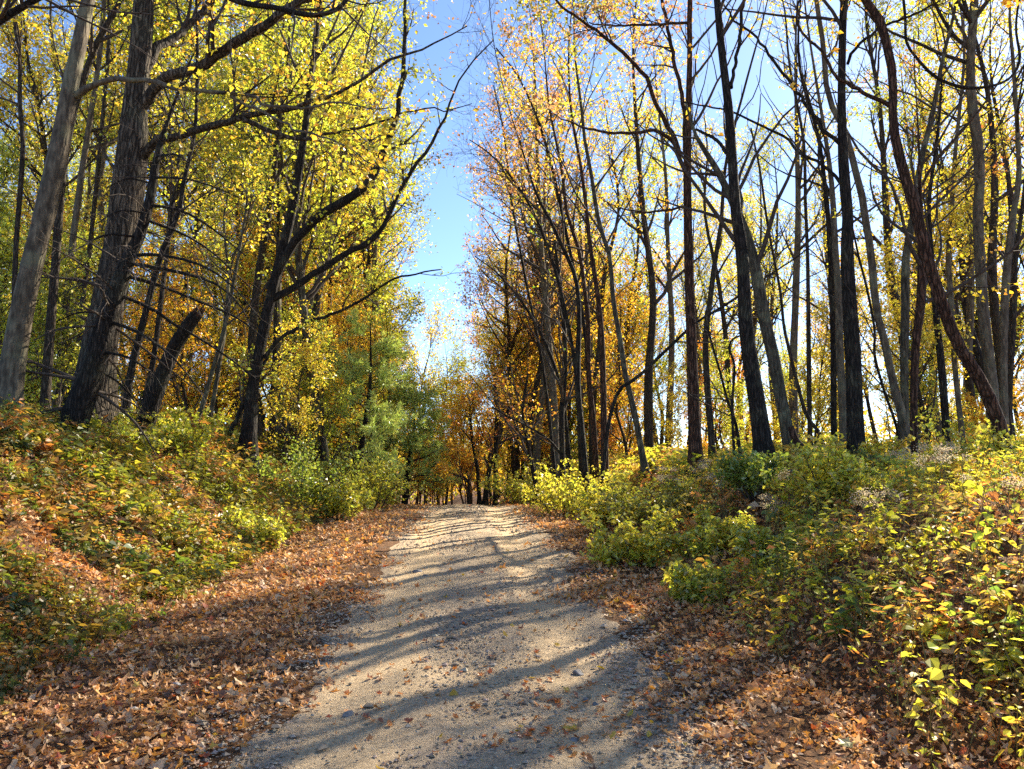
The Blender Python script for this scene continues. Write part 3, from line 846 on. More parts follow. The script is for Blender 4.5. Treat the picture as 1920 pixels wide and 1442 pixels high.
key_tree('grey_crossing_tree', 'grey trunk slanting across the tall dark trunk from lower right to upper left', 12.8,
    [(1705, 858, 25), (1697, 813, 21), (1687, 763, 20), (1673, 713, 18), (1660, 647, 18), (1643, 580, 17), (1633, 480, 17), (1623, 417, 17), (1613, 353, 16), (1600, 310, 15), (1587, 253, 14), (1563, 207, 13), (1550, 167, 12), (1543, 83, 11), (1530, 0, 10)],
    [(0, 0.4, [(1545, 110, 7), (1565, 90, 6), (1580, 40, 5), (1600, -10, 4)])],
    H=15, color=GOLD, bark='smooth', lo=0.55, nb=14, leafn=4)
key_tree('leaning_red_tree', 'reddish-brown trunk leaning steeply left, rising from the right bank beside the straight grey trunk', 11.0,
    [(1882, 845, 34), (1870, 780, 30), (1847, 730, 28), (1823, 687, 27), (1797, 647, 26), (1777, 597, 27), (1757, 540, 26), (1737, 480, 25), (1717, 393, 24), (1703, 350, 22), (1687, 293, 21), (1675, 233, 18), (1675, 183, 17), (1673, 133, 18), (1663, 83, 18), (1647, 33, 19), (1623, 0, 17)],
    [(0, 0.3, [(1672, 200, 12), (1640, 180, 10), (1607, 160, 9), (1570, 143, 8), (1547, 103, 7), (1510, 67, 6), (1493, 43, 6), (1493, 0, 5)])],
    H=13, color=GOLD, bark='rusty', lo=0.6, nb=12, leafn=4)
key_tree('straight_grey_tree', 'smooth straight grey trunk with a knobby bend, crossed by the leaning reddish trunk', 14.0,
    [(1862, 850, 29), (1862, 780, 27), (1860, 713, 25), (1850, 647, 25), (1843, 580, 25), (1837, 480, 23), (1834, 400, 22), (1838, 333, 21), (1833, 267, 23), (1823, 200, 21), (1820, 133, 18), (1823, 67, 18), (1827, 0, 18)],
    [(0, 0.5, [(1820, 90, 10), (1805, 60, 8), (1790, 30, 7), (1780, 0, 6)])],
    H=17, color=ORG, bark='smooth', lo=0.5, nb=16, leafn=4)
RIGHT = [
 ('slender_tree', 'pale blotchy upright trunk between the grey slanting trunk and the dark reddish stem', 14, [(1700, 858, 20), (1697, 780, 18), (1695, 680, 18), (1697, 580, 19), (1699, 480, 18), (1713, 400, 15), (1727, 300, 13), (1740, 250, 12), (1755, 180, 10), (1770, 100, 8), (1790, 20, 6)], 15, GOLD, 'lichen'),
 ('slender_tree', 'dark reddish stem just right of the pale blotchy trunk', 12.2, [(1714, 868, 16), (1713, 747, 16), (1717, 647, 18), (1727, 563, 20), (1729, 480, 18), (1727, 420, 14), (1725, 350, 8)], 9, GOLD, 'rusty'),
 ('slender_tree', 'slim grey trunk near the right edge, right of the straight grey trunk', 16, [(1885, 850, 17), (1883, 797, 16), (1880, 680, 16), (1883, 580, 16), (1890, 480, 15), (1900, 400, 13), (1910, 333, 11), (1907, 233, 9), (1900, 120, 8)], 16, ORG, 'smooth'),
 ('slender_tree', 'thinner of the two stems at the far right edge', 17, [(1897, 850, 11), (1893, 747, 11), (1900, 613, 11), (1905, 480, 9), (1918, 380, 8), (1930, 260, 7)], 15, ORG, 'brown'),
 ('slender_tree', 'thin pale stem seen under the leaning reddish trunk', 17, [(1809, 855, 11), (1800, 780, 11), (1790, 680, 11), (1783, 563, 11), (1778, 480, 10), (1784, 400, 9), (1790, 300, 8), (1800, 200, 7), (1808, 100, 5)], 16, YEL, 'smooth'),
 ('slender_tree', 'dark stubby-looking stem behind the leaning reddish trunk', 16, [(1776, 852, 15), (1770, 747, 15), (1762, 660, 14), (1752, 560, 12), (1747, 480, 10), (1742, 380, 8), (1758, 250, 6)], 14, YEL, 'dark'),
 ('slender_tree', 'thin straight stem between the lichen trunk and the tall dark trunk', 18, [(1520, 858, 10), (1517, 740, 10), (1516, 640, 10), (1515, 560, 9), (1514, 480, 8), (1510, 380, 7), (1506, 260, 6), (1480, 120, 5)], 17, YEL, 'brown'),
 ('slender_tree', 'thin sinuous stem bending right at its foot beside the lichen trunk', 15, [(1545, 850, 9), (1538, 815, 9), (1513, 780, 9), (1497, 727, 8), (1480, 657, 8), (1470, 613, 7), (1463, 547, 7), (1450, 480, 6), (1436, 400, 6), (1425, 320, 5), (1408, 240, 4)], 12, GOLD, 'brown'),
 ('slender_tree', 'slim dark trunk just left of the tall dark trunk', 18, [(1565, 858, 13), (1563, 780, 12), (1563, 680, 12), (1562, 580, 13), (1558, 480, 13), (1550, 380, 10), (1535, 260, 8), (1500, 130, 6)], 17, YEL, 'dark'),
 ('slender_tree', 'grey companion trunk close behind the left of the tall dark trunk', 14.5, [(1583, 862, 20), (1580, 760, 19), (1574, 660, 18), (1572, 560, 16), (1566, 460, 14), (1560, 350, 11), (1545, 240, 8), (1530, 150, 6)], 16, GOLD, 'smooth'),
 ('slender_tree', 'slim brown trunk between the straight brown trunk and the black forked trunk', 17, [(1336, 872, 15), (1332, 797, 14), (1325, 713, 13), (1323, 630, 12), (1331, 563, 12), (1342, 480, 11), (1352, 420, 9), (1362, 300, 7), (1400, 150, 5)], 16, ORG, 'brown'),
 ('young_tree', 'whip-thin stem curving left beside the black forked trunk', 14, [(1389, 862, 7), (1380, 797, 7), (1363, 747, 6), (1350, 697, 6), (1332, 635, 5), (1322, 590, 4)], 5, YEL, 'dark'),
 ('young_tree', 'whip-thin stem with a hooked top beside the black forked trunk', 13.5, [(1377, 862, 6), (1373, 763, 6), (1377, 687, 5), (1367, 653, 5), (1375, 635, 4), (1392, 628, 3)], 5, YEL, 'dark'),
 ('young_tree', 'wavy thin stem left of the grey slanting trunk', 12.4, [(1692, 860, 8), (1680, 797, 7), (1657, 730, 7), (1640, 667, 7), (1640, 620, 6), (1627, 547, 6), (1610, 480, 5), (1597, 420, 4)], 8, YEL, 'dark'),
 ('slender_tree', 'rightmost grey-barked trunk of the clump right of the track, leaning left', 17, [(1211, 890, 17), (1200, 830, 14), (1187, 763, 13), (1173, 707, 12), (1163, 640, 11), (1150, 563, 10), (1143, 480, 9), (1123, 417, 9), (1107, 317, 8), (1097, 267, 7), (1090, 200, 6), (1078, 100, 4)], 16, YG, 'lichen'),
 ('slender_tree', 'thickest dark stem in the clump right of the track', 18, [(1134, 885, 17), (1132, 780, 14), (1130, 697, 13), (1127, 613, 11), (1117, 530, 10), (1107, 467, 9), (1100, 400, 8), (1090, 317, 7), (1070, 200, 5)], 17, OLIVE, 'rusty'),
 ('slender_tree', 'thin middle stem in the clump right of the track', 19, [(1118, 882, 12), (1113, 797, 11), (1103, 697, 10), (1103, 613, 9), (1097, 547, 9), (1085, 467, 8), (1063, 400, 7), (1053, 317, 6), (1030, 200, 4)], 17, GOLD, 'rusty'),
 ('slender_tree', 'left stem of the clump right of the track, bending left at the top', 18, [(1097, 882, 14), (1090, 797, 13), (1083, 713, 13), (1086, 580, 10), (1077, 513, 9), (1053, 460, 8), (1030, 410, 7), (1007, 367, 6), (985, 300, 4)], 15, PINK, 'dark'),
 ('slender_tree', 'upright dark stem left of the clump, above the roadside brush', 20, [(1055, 888, 13), (1053, 780, 12), (1057, 730, 11), (1060, 660, 9), (1052, 560, 8), (1040, 450, 6)], 14, GRN, 'dark'),
 ('young_tree', 'crooked little dark tree at the brushy right edge of the track', 24, [(1002, 898, 10), (995, 860, 9), (987, 820, 8), (980, 770, 7), (990, 700, 5)], 7, ORG, 'dark'),
 ('slender_tree', 'right one of the dark trunks closing the end of the track', 27, [(928, 948, 9), (929, 860, 9), (931, 780, 8), (928, 700, 6)], 9, RUST, 'dark'),
 ('slender_tree', 'middle one of the dark trunks closing the end of the track', 27, [(910, 948, 11), (914, 900, 10), (923, 863, 8), (938, 815, 7), (955, 760, 5)], 8, GOLD, 'dark'),
 ('slender_tree', 'left one of the dark trunks closing the end of the track', 28, [(900, 948, 9), (895, 880, 8), (885, 820, 7), (880, 760, 5)], 7, ORG, 'dark'),
 ('young_tree', 'low hooked bare stem at the end of the track, bending left', 26, [(880, 950, 5), (877, 903, 5), (862, 893, 4), (843, 887, 3)], 3, GOLD, 'dark'),
 ('slender_tree', 'thin leaning stem slanting left above the brush at the end of the track', 21, [(1075, 888, 6), (1050, 850, 6), (1027, 823, 5), (990, 800, 5), (957, 783, 4), (923, 763, 3)], 5, GOLD, 'dark'),
]
for (nm, lb, dp, pt, H, c, b) in RIGHT:
    small = pt[0][2] < 10
    clump = 1040 < pt[0][0] < 1220
    key_tree(nm, lb, dp, pt, H=H, color=c, bark=b, lo=0.36, nb=7 if small else (20 if clump else 15), blen=1.4 if small else (3.0 if clump else 2.6), leafn=5 if clump else 5, size=0.09 if clump else 0.085, m3=3,
             ext=(pt[-1][1] < 380 and not small))

key_tree('forest_tree', 'trunk standing just past the right edge whose crown shades the low right bank', 8.6, [(2080, 900, 40), (2085, 600, 36), (2090, 300, 33), (2100, 0, 30)], [],
    H=11, color=GOLD, bark='brown', lo=0.2, nb=20, leafn=7, blen=2.2)
# thin stems fanning up-left from the roadside clump into the sky gap
for lb, dp, pt, c in (('thin bare-topped stem fanning furthest left out of the clump right of the track', 18.5, [(1090, 880, 10), (1080, 700, 9), (1050, 540, 8), (1010, 420, 6), (965, 340, 5), (920, 290, 3), (880, 262, 2)], PINK),
                      ('thin tall stem of the clump curving left towards the top of the sky gap', 19.5, [(1110, 880, 10), (1100, 650, 8), (1060, 430, 7), (1020, 260, 6), (975, 150, 4), (930, 90, 3)], GOLD),
                      ('low thin stem of the clump spreading left over the track end', 20.5, [(1070, 885, 9), (1050, 720, 7), (1000, 600, 6), (940, 520, 4), (890, 480, 2)], PINK),
                      ('thin stem in the gap between the sky and the roadside clump', 22, [(1040, 885, 8), (1020, 700, 7), (985, 520, 6), (960, 380, 5), (945, 250, 4), (925, 160, 2)], YEL)):
    key_tree('slender_tree', lb, dp, pt, ext=False, color=c, bark='dark', lo=0.35, nb=20, blen=2.2, leafn=3, size=0.075, m2=6, m3=4)
# short red log leaning at the lichen trunk's foot
P, w = to3([(1483, 800, 11), (1493, 827, 14), (1513, 850, 13), (1527, 877, 12), (1537, 905, 10)], 11.7)
Q = catmull(np.concatenate([P, w[:, None]], 1), 16)
a = Acc(); tubes(a, Q[:, :3], Q[:, 3], 9, flute=0.3, seed=3, cap=True)
o = a.build('fallen_branch', M['rusty'], smooth=True, origin=P[2])
tag(o, 'short curved reddish branch propped at the foot of the lichen trunk', 'branch')
# hanging vine
P, w = to3([(1690, -40, 5), (1697, 30, 5), (1700, 80, 5), (1720, 110, 5), (1745, 137, 6), (1775, 155, 6), (1815, 165, 6), (1860, 161, 5), (1895, 145, 5), (1912, 110, 5), (1905, 50, 4), (1915, -30, 4)], 12.6)
Q = catmull(np.concatenate([P, w[:, None]], 1), 40)
a = Acc(); tubes(a, Q[:, :3], Q[:, 3], 6)
o = a.build('hanging_vine', M['dark'], smooth=True, origin=P[6])
tag(o, 'bare vine hanging in a wide loop across the straight grey trunk', 'vine')
# overhead branches whose tree stands outside the picture
for lb, dp, pt in (('dark branch crossing the top left corner', 6.5, [(-60, 80, 22), (0, 38, 16), (30, 20, 13), (75, -5, 11), (150, -40, 8)]),
                   ('dark overhead branch dipping from the top edge above the heavy limb', 10.5, [(400, -40, 13), (430, -5, 12), (470, 8, 11), (520, 15, 10), (560, 25, 10), (600, 28, 9), (640, 12, 8), (660, -20, 6)])):
    P, w = to3(pt, dp)
    Q = catmull(np.concatenate([P, w[:, None]], 1), 24)
    e = empty('overhead_branch', P[0]); tag(e, lb, 'branch')
    a = Acc(); tubes(a, Q[:, :3], Q[:, 3], 8, flute=0.2)
    a.build('limb', M['dark'], e, smooth=True, origin=P[0])
    a = Acc(); P2, R2 = grow(Q[None, :, :3], Q[None, :, 3], 12, 0.1, 1, (30, 70), 0.9, 5, g=rng); tubes(a, P2, R2, 4)
    P3, R3 = grow(P2, R2, 4, 0.2, 1, (30, 70), 0.4, 3, g=rng); tubes(a, P3, np.maximum(R3, 0.002), 3)
    a.build('twigs', M['twig'], e, smooth=True, origin=P[0])['kind'] = 'stuff'

# ---- white pines
def pine(label, px, pbase, depth, height, radius, seed, crown_lo=0.25):
    g = np.random.default_rng(seed)
    b = at(px, 800, depth); b = np.array([b[0], b[1], float(terrain(b[0], b[1]))])
    top = b + [0.3, 0, height]
    TP = catmull(np.array([b - [0, 0, 0.2], b + [0.1, 0, height * 0.3], b + [0.3, 0.1, height * 0.65], top]), 24)
    TR = np.linspace(0.13, 0.015, 24)
    e = empty('pine_tree', b); tag(e, label, 'tree')
    a = Acc(); tubes(a, TP, TR, 9, flute=0.15); a.build('trunk', M['dark'], e, smooth=True, origin=b)
    P1, R1 = grow(TP[None], TR[None], 46, crown_lo, 0.97, (70, 95), lambda s: radius * (1.25 - s) ** 0.8, 6, up=0.35, jit=0.08, rr=0.3, g=g)
    P2, R2 = grow(P1, R1, 7, 0.25, 1.0, (30, 60), radius * 0.3, 4, up=0.1, jit=0.1, rr=0.5, g=g)
    a = Acc(); tubes(a, P1, R1, 4); tubes(a, P2, np.maximum(R2, 0.003), 3)
    o = a.build('branches', M['twig'], e, smooth=True, origin=b); o['kind'] = 'stuff'
    lf = Acc()
    P2f = P2
    s = g.uniform(0.1, 1.05, (len(P2f), 14)); f = np.clip(s * 3, 0, 2.999); i = f.astype(int); t = (f - i)[..., None]
    n = np.arange(len(P2f))[:, None]
    c = (P2f[n, i] * (1 - t) + P2f[n, i + 1] * t).reshape(-1, 3)
    tb = np.repeat(nrm(P2f[:, -1] - P2f[:, 0]), 14, axis=0)
    for rep in range(3):
        a_ = tb * 0.8 + rand_unit(len(c), g) * 0.8 + [0, 0, 0.15]
        l = 0.15 * g.uniform(0.7, 1.3, len(c))
        leaf_quads(lf, c + g.normal(size=c.shape) * 0.03, a_, rand_unit(len(c), g), l, l * 0.16, rtint(len(c), g))
    o = lf.build('crown', M['needle'], e, origin=b); o['kind'] = 'stuff'; o.color = (0.52, 0.60, 0.17, 1)
pine('feathery blue-green pine on the left bank beside the track', 672, 830, 23, 5.4, 1.7, 3, 0.10)
pine('smaller green pine overhanging the track end, right of the feathery pine', 760, 880, 29, 4.2, 1.6, 4, 0.10)
0 and pine('third small pine between the other two, set further back', 715, 860, 33, 6.0, 1.7, 6, 0.15)

# ---- prototypes for the trees of the wood behind
def proto_tree(seed, H, spread, lo, nb, leafn, size, bark, twn=4, m2=6, bare=False):
    g = np.random.default_rng(seed)
    k = 7
    zs = np.linspace(0, H, k)
    wx = np.cumsum(g.normal(size=(k, 2)) * H * 0.018, axis=0); wx[0] = 0
    P = np.concatenate([wx, zs[:, None]], 1); P[0, 2] = -0.4
    r0 = H * 0.0095
    w = r0 * (1 - np.linspace(0, 0.92, k) ** 1.1)
    Q = catmull(np.concatenate([P, w[:, None]], 1), 22)
    TP, TR = Q[:, :3], np.maximum(Q[:, 3], 0.01)
    a = Acc(); tubes(a, TP, TR, 8, flute=0.2, seed=seed)
    P1, R1 = grow(TP[None], TR[None], nb, lo, 0.98, (28, 62), lambda s: spread * (1.2 - 0.75 * (s - lo) / (1 - lo)), 7, up=0.6, jit=0.12, rr=0.6, taper=0.2, g=g)
    tw = Acc(); tubes(tw, P1, R1, 4)
    P2, R2 = grow(P1, R1, m2, 0.2, 1, (25, 60), spread * 0.42, 4, up=0.3, jit=0.15, rr=0.6, g=g)
    P3, R3 = grow(P2, R2, twn, 0.2, 1, (25, 65), spread * 0.2, 3, up=0.15, jit=0.2, rr=0.7, g=g)
    tubes(tw, P2, np.maximum(R2, 0.005), 3); tubes(tw, P3, np.maximum(R3, 0.004), 3)
    lf = Acc()
    leaves_on(lf, P3, leafn, size, spread * 0.028, g)
    leaves_on(lf, P2, max(leafn // 2, 1), size, spread * 0.035, g)
    return (a.mesh('trunk', M[bark], True), tw.mesh('branches', M['twig'], True), lf.mesh('crown', M['leaf']))
PB = [proto_tree(101, 17, 3.2, 0.40, 22, 7, 0.118, 'brown', 5), proto_tree(102, 19, 3.4, 0.38, 24, 7, 0.118, 'dark', 5),
      proto_tree(103, 15, 3.0, 0.34, 22, 8, 0.115, 'lichen', 5), proto_tree(104, 18, 3.0, 0.45, 20, 6, 0.118, 'smooth', 5),
      proto_tree(105, 16, 3.5, 0.30, 24, 8, 0.118, 'brown', 5), proto_tree(106, 20, 3.3, 0.42, 22, 4, 0.12, 'dark', 5)]
PR = [proto_tree(111, 17, 3.1, 0.32, 24, 6, 0.115, 'brown', 5), proto_tree(112, 19, 3.2, 0.36, 24, 5, 0.115, 'dark', 5),
      proto_tree(113, 16, 3.0, 0.28, 24, 6, 0.115, 'brown', 5), proto_tree(114, 18, 3.0, 0.42, 22, 3, 0.115, 'smooth', 5)]
PT = [proto_tree(121, 17, 2.7, 0.36, 17, 7, 0.09, 'brown', 4, 4), proto_tree(122, 18, 2.7, 0.40, 16, 6, 0.09, 'smooth', 4, 4), proto_tree(123, 18, 2.8, 0.32, 18, 8, 0.09, 'brown', 4, 4)]
PM = [proto_tree(131, 10, 3.0, 0.14, 26, 6, 0.115, 'brown', 5), proto_tree(132, 12, 3.2, 0.18, 26, 5, 0.115, 'dark', 5), proto_tree(133, 9, 2.8, 0.12, 26, 6, 0.11, 'brown', 5)]
PS = [proto_tree(201, 6.0, 1.9, 0.12, 22, 7, 0.095, 'brown', 4, 6), proto_tree(202, 4.5, 1.7, 0.08, 22, 7, 0.085, 'dark', 4, 6),
      proto_tree(203, 7.5, 2.2, 0.18, 24, 7, 0.10, 'brown', 4, 6), proto_tree(204, 3.0, 1.3, 0.05, 22, 7, 0.075, 'brown', 4, 5)]

def place(proto, name, label, cat, group, x, y, rz, s, color, zs=1.0, tilt=(0, 0)):
    e = empty(name, (x, y, float(terrain(x, y))))
    e.rotation_euler = (tilt[0], tilt[1], rz)
    e.scale = (s, s, s * zs)
    tag(e, label, cat, group)
    for nm, me in zip(('trunk', 'branches', 'crown'), proto):
        o = bpy.data.objects.new(nm, me); col.objects.link(o); o.parent = e
        if nm != 'trunk': o['kind'] = 'stuff'
        if nm == 'crown': o.color = (*color, 1)
    return e

CN = {YG: 'yellow-green', YEL: 'yellow', GOLD: 'golden', ORG: 'orange', RUST: 'rust-brown', GRN: 'green', PINK: 'pinkish', OLIVE: 'olive'}
def pick(cs, ws, r):
    ws = np.array(ws, float); ws /= ws.sum()
    return cs[int(np.searchsorted(np.cumsum(ws), r))]

LAND = [(25, 'leaning grey trunk'), (180, 'thickest trunk'), (320, 'broken snag'), (475, 'forked dark tree'), (672, 'feathery pine'), (905, 'track-end trunks'),
        (1110, 'roadside stem clump'), (1298, 'straight brown trunk'), (1410, 'black forked trunk'), (1600, 'tall dark trunk'), (1697, 'pale blotchy trunk'), (1830, 'leaning reddish trunk')]
def seen_at(x, y):
    px = 960 + F * x / (y * math.cos(PITCH))
    lx, nm = min(LAND, key=lambda q: abs(q[0] - px))
    d = px - lx
    return ('directly behind the ' if abs(d) < 18 else ('just right of the ' if d > 0 else 'just left of the ') if abs(d) < 55 else ('well right of the ' if d > 0 else 'well left of the ')) + nm
def tallness(s):
    return 'short' if s < 0.78 else 'lofty' if s > 1.02 else 'mid-sized'
placed = []
def spaced(x, y, dmin):
    for (a_, b_) in placed:
        if (a_ - x) ** 2 + (b_ - y) ** 2 < dmin * dmin: return False
    placed.append((x, y)); return True

g = np.random.default_rng(77)
# tall trees of the left-hand wood
def wood(n, ulo, uhi, y0, y1, cs, ws, label, group, dmin, hs=(0.8, 1.12), protos=PB, name='woodland_tree', cat='tree', lim=0.74, ymul=None):
    cnt = tries = 0
    while cnt < n and tries < 6000:
        tries += 1
        y = y0 + (y1 - y0) * g.random() ** 1.1; u = g.uniform(ulo, uhi); x = float(road_x(y)) + u
        if abs(x) / y > lim: continue
        if not spaced(x, y, dmin): continue
        c = pick(cs, ws, g.random())
        s = g.uniform(*hs)
        if x > 1.5:
            bad = 0
            for hh in ((1.5, 3.0, 4.5, 6.0) if protos is PS else (6, 8, 10, 12, 14)):
                tt = hh * s / math.tan(SUN_EL)
                ux = x - tt * math.sin(SUN_AZ); uy = y - tt * math.cos(SUN_AZ)
                if -6.0 < ux - float(road_x(uy)) < 4.2 and 2 < uy < 20: bad += 1
            if protos is PS and bad: placed.pop(); continue
            if bad and protos is PB: placed.pop(); continue
            if bad >= 2 and protos is PR and g.random() < 0.62: placed.pop(); continue
            if bad and protos is PM: placed.pop(); continue
            pr = PT if (bad >= 1 and protos is PR) else protos
        else: pr = protos
        if ymul: s *= ymul(x, y)
        place(pr[g.integers(len(pr))], name, tallness(s) + ' ' + label.format(CN[c]) + ' ' + seen_at(x, y), cat, group, x, y, g.uniform(0, 6.28), s, c, g.uniform(0.92, 1.1), (g.normal() * 0.03, g.normal() * 0.03))
        cnt += 1
    return cnt
wood(13, -6.6, -3.7, 20, 46, [YG, YEL, GOLD, OLIVE], [6, 3, 1, 1], '{}-leaved verge tree', 'tall verge trees on the left', 2.2)
wood(15, 2.8, 6.6, 25, 48, [GOLD, YG, PINK, OLIVE, YEL], [2, 4, 1.5, 1, 4], '{}-leaved tall verge tree', 'tall verge trees on the right', 2.2, protos=PR)
wood(28, -34, -6.5, 19, 44, [YG, YEL, GOLD, OLIVE], [6, 4, 1.5, 1.5], '{}-leaved tree in the wood', 'tall trees of the left-hand wood', 2.2)
wood(26, -55, -7, 44, 80, [YG, YEL, GOLD], [4, 4, 2], '{}-leaved tree far back in the wood', 'far trees of the left-hand wood', 3.2)
wood(26, 6.5, 34, 20, 44, [YEL, GOLD, ORG, OLIVE, YG], [4, 3, 0.6, 2, 4], '{}-leaved tree in the wood', 'tall trees of the right-hand wood', 2.4, protos=PR)
wood(14, 6, 40, 36, 58, [GOLD, YEL, YG, ORG], [4, 4, 2, 0.7], '{}-leaved tree in the wood', 'tall trees of the right-hand wood', 3, protos=PB)
wood(14, 7, 55, 58, 84, [GOLD, YEL, YG, OLIVE], [3, 4, 2, 1], '{}-leaved tree far back in the wood', 'far trees of the right-hand wood', 4, protos=PR)
def low(x, y):
    lat = abs(x + 0.064 * y)
    return min(1.1, (0.78 if x + 0.064 * y < 0 else 0.95) + 0.07 * lat) * y / 55
placed = []
wood(24, -9, 10, 46, 66, [ORG, GOLD, YEL, YG], [1.5, 4, 4, 2], '{}-leaved tree beyond the crest', 'trees beyond the crest', 2.0, (0.9, 1.1), protos=PM, ymul=low)
wood(15, -7.5, -3.3, 27, 46, [YG, YEL, GOLD, ORG], [5, 3, 2, 1.5], '{}-leaved spreading verge tree', 'spreading verge trees on the left', 1.6, (0.65, 1.1), protos=PM, name='spreading_tree')
wood(8, 3.6, 9, 37, 52, [GOLD, YG, ORG, YEL, OLIVE], [3, 2, 1, 3, 2], '{}-leaved spreading verge tree', 'spreading verge trees on the right', 1.6, (0.8, 1.2), protos=PM, name='spreading_tree')
placed = []
wood(16, -3.5, 5.5, 33, 50, [GOLD, YEL, ORG, YG], [3, 4, 1.5, 2], '{} sapling closing the track end', 'saplings below the crest', 1.2, (0.5, 0.85), protos=PS, name='sapling', cat='sapling')
wood(9, -5.2, -3.4, 19, 30, [ORG, YEL, YG, GOLD], [1, 3, 4, 2], '{} sapling leaning out from the bank', 'saplings along the left verge', 1.0, (0.5, 0.8), protos=PS, name='sapling', cat='sapling')
wood(34, -24, -6.8, 14.5, 36, [YG, YEL, GOLD, ORG, GRN], [5, 4, 2, 1, 1], '{} understory sapling', 'understory saplings of the left-hand wood', 1.3, (0.7, 1.15), protos=PS, name='sapling', cat='sapling')
wood(40, 5.0, 26, 17, 44, [YEL, GOLD, YG, ORG, GRN], [6, 5, 3, 1, 1], '{} understory sapling', 'understory saplings of the right-hand wood', 1.3, (0.5, 0.95), protos=PS, name='sapling', cat='sapling')

# the wood beyond, one mass
def far_mass():
    a = Acc(); tr = Acc()
    n = 260
    ang = g.uniform(-0.72, 0.66, n); d = g.uniform(84, 150, n)
    x = np.sin(ang) * d; y = np.cos(ang) * d
    z = terrain(x, y)
    h = g.uniform(9, 15, n) * np.where(np.abs(ang + 0.064) < 0.05, 0.7, 1)
    for i in range(n):
        m = 260
        c = np.array([x[i], y[i], z[i] + h[i] * 0.55]) + g.normal(size=(m, 3)) * np.array([1.9, 1.9, h[i] * 0.24])
        base = np.array(pick([YEL, GOLD, ORG, YG, OLIVE], [3, 4, 2, 3, 2], g.random()))
        l = g.uniform(0.35, 0.6, m)
        C = base[None] * g.uniform(0.5, 1.2, (m, 1)) * g.uniform(0.85, 1.15, (m, 3))
        leaf_quads(a, c, rand_unit(m, g), rand_unit(m, g), l, l * 0.8, np.concatenate([C, np.ones((m, 1))], 1))
    P = np.stack([np.stack([x, y, z - 0.5], 1), np.stack([x, y, z + h * 0.5], 1), np.stack([x + g.normal(size=n) * 0.4, y, z + h], 1)], 1)
    tubes(tr, P, np.tile([0.17, 0.11, 0.03], (n, 1)), 5)
    e = empty('far_woods', (0, 110, 0)); tag(e, 'distant autumn wood seen between the trunks', 'woods', kind='stuff')
    o = a.build('foliage', M['leaf_direct'], e, origin=(0, 110, 0)); o['kind'] = 'stuff'
    o = tr.build('trunks', M['brown'], e, origin=(0, 110, 0)); o['kind'] = 'stuff'
far_mass()

# ------------------------------------------------------------------ undergrowth
UG = np.array([[0.34, 0.36, 0.035], [0.46, 0.46, 0.05], [0.60, 0.52, 0.06], [0.20, 0.26, 0.04], [0.50, 0.33, 0.06], [0.55, 0.24, 0.06], [0.40, 0.30, 0.09], [0.13, 0.18, 0.04]])
def herbs(n, d0, d1, ulo, uhi, w, hmin, hmax, lsz, per, seed, edge_boost=None):
    g = np.random.default_rng(seed)
    t = g.random(n); y = d0 * (d1 / d0) ** t; u = g.uniform(ulo, uhi, n); x = road_x(y) + u
    dens = fbm(x * 0.8, y * 0.8, seed, 3)
    foot = np.where(u < 0, sstep(2.75, 3.3, -u), sstep(2.1, 3.0, u))
    dens = dens + np.where(u < 0, 0.05, 0.0)
    near = sstep(14, 5, y) * np.where(u < 0, 0.35, 1.0)
    k = (g.random(n) < (sstep(0.42 + 0.06 * near, 0.62, dens) * (0.9 - 0.45 * near) + 0.05) * foot) & (np.abs(x) / y < 0.8)
    x, y, u, dens = x[k], y[k], u[k], dens[k]
    n = len(x); z = terrain(x, y)
    h = g.uniform(hmin, hmax, n) * (0.6 + 0.8 * dens)
    b = np.stack([x, y, z - 0.02], 1)
    lean = g.normal(size=(n, 2)) * 0.28
    top = b + np.stack([lean[:, 0] * h, lean[:, 1] * h, h], 1)
    mid = (b + top) / 2 + g.normal(size=(n, 3)) * h[:, None] * 0.05
    st = Acc(); tubes(st, np.stack([b, top], 1), np.tile([0.004, 0.0015], (n, 1)) * (1 + y / 25)[:, None], 3)
    lf = Acc()
    s = g.uniform(0.25, 1.0, (n, per))
    c = b[:, None] * (1 - s[..., None]) + top[:, None] * s[..., None]
    rad = h[:, None] * 0.30 * (1.2 - s * 0.7)
    th = g.uniform(0, 6.283, (n, per))
    dirv = np.stack([np.cos(th), np.sin(th), g.normal(size=th.shape) * 0.35], -1)
    c = c + dirv * (rad * g.uniform(0.1, 1.0, th.shape))[..., None]
    ci = np.array([np.searchsorted(np.cumsum(np.array(w) / np.sum(w)), v) for v in np.clip(fbm(x * 1.1 + 9, y * 1.1, seed + 3, 3) * 1.6 - 0.3 + g.normal(size=n) * 0.22, 0.001, 0.999)])
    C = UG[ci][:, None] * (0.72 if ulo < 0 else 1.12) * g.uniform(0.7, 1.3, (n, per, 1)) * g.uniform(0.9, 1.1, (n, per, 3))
    C = C.reshape(-1, 3); q = len(C)
    l = (lsz * g.uniform(0.6, 1.25, (n, per)) * (np.clip(np.exp(g.normal(size=n) * 0.45), 0.4, np.where(y < 8, 1.5, 2.2)) * (1 + y / 22))[:, None]).reshape(-1)
    asp = np.repeat(g.choice([0.22, 0.45, 0.6, 0.8], n, p=[0.3, 0.25, 0.25, 0.2]), per) * g.uniform(0.8, 1.2, n * per)
    a_ = dirv.reshape(-1, 3) + np.array([0, 0, -0.2]); nv = rand_unit(q, g) * 0.7 + np.array([0, 0, 1.0])
    leaf_quads(lf, c.reshape(-1, 3), a_, nv, l, l * asp, np.concatenate([np.clip(C, 0, 0.75), np.ones((q, 1))], 1), 0.15, oval=d1 <= 12)
    return st, lf
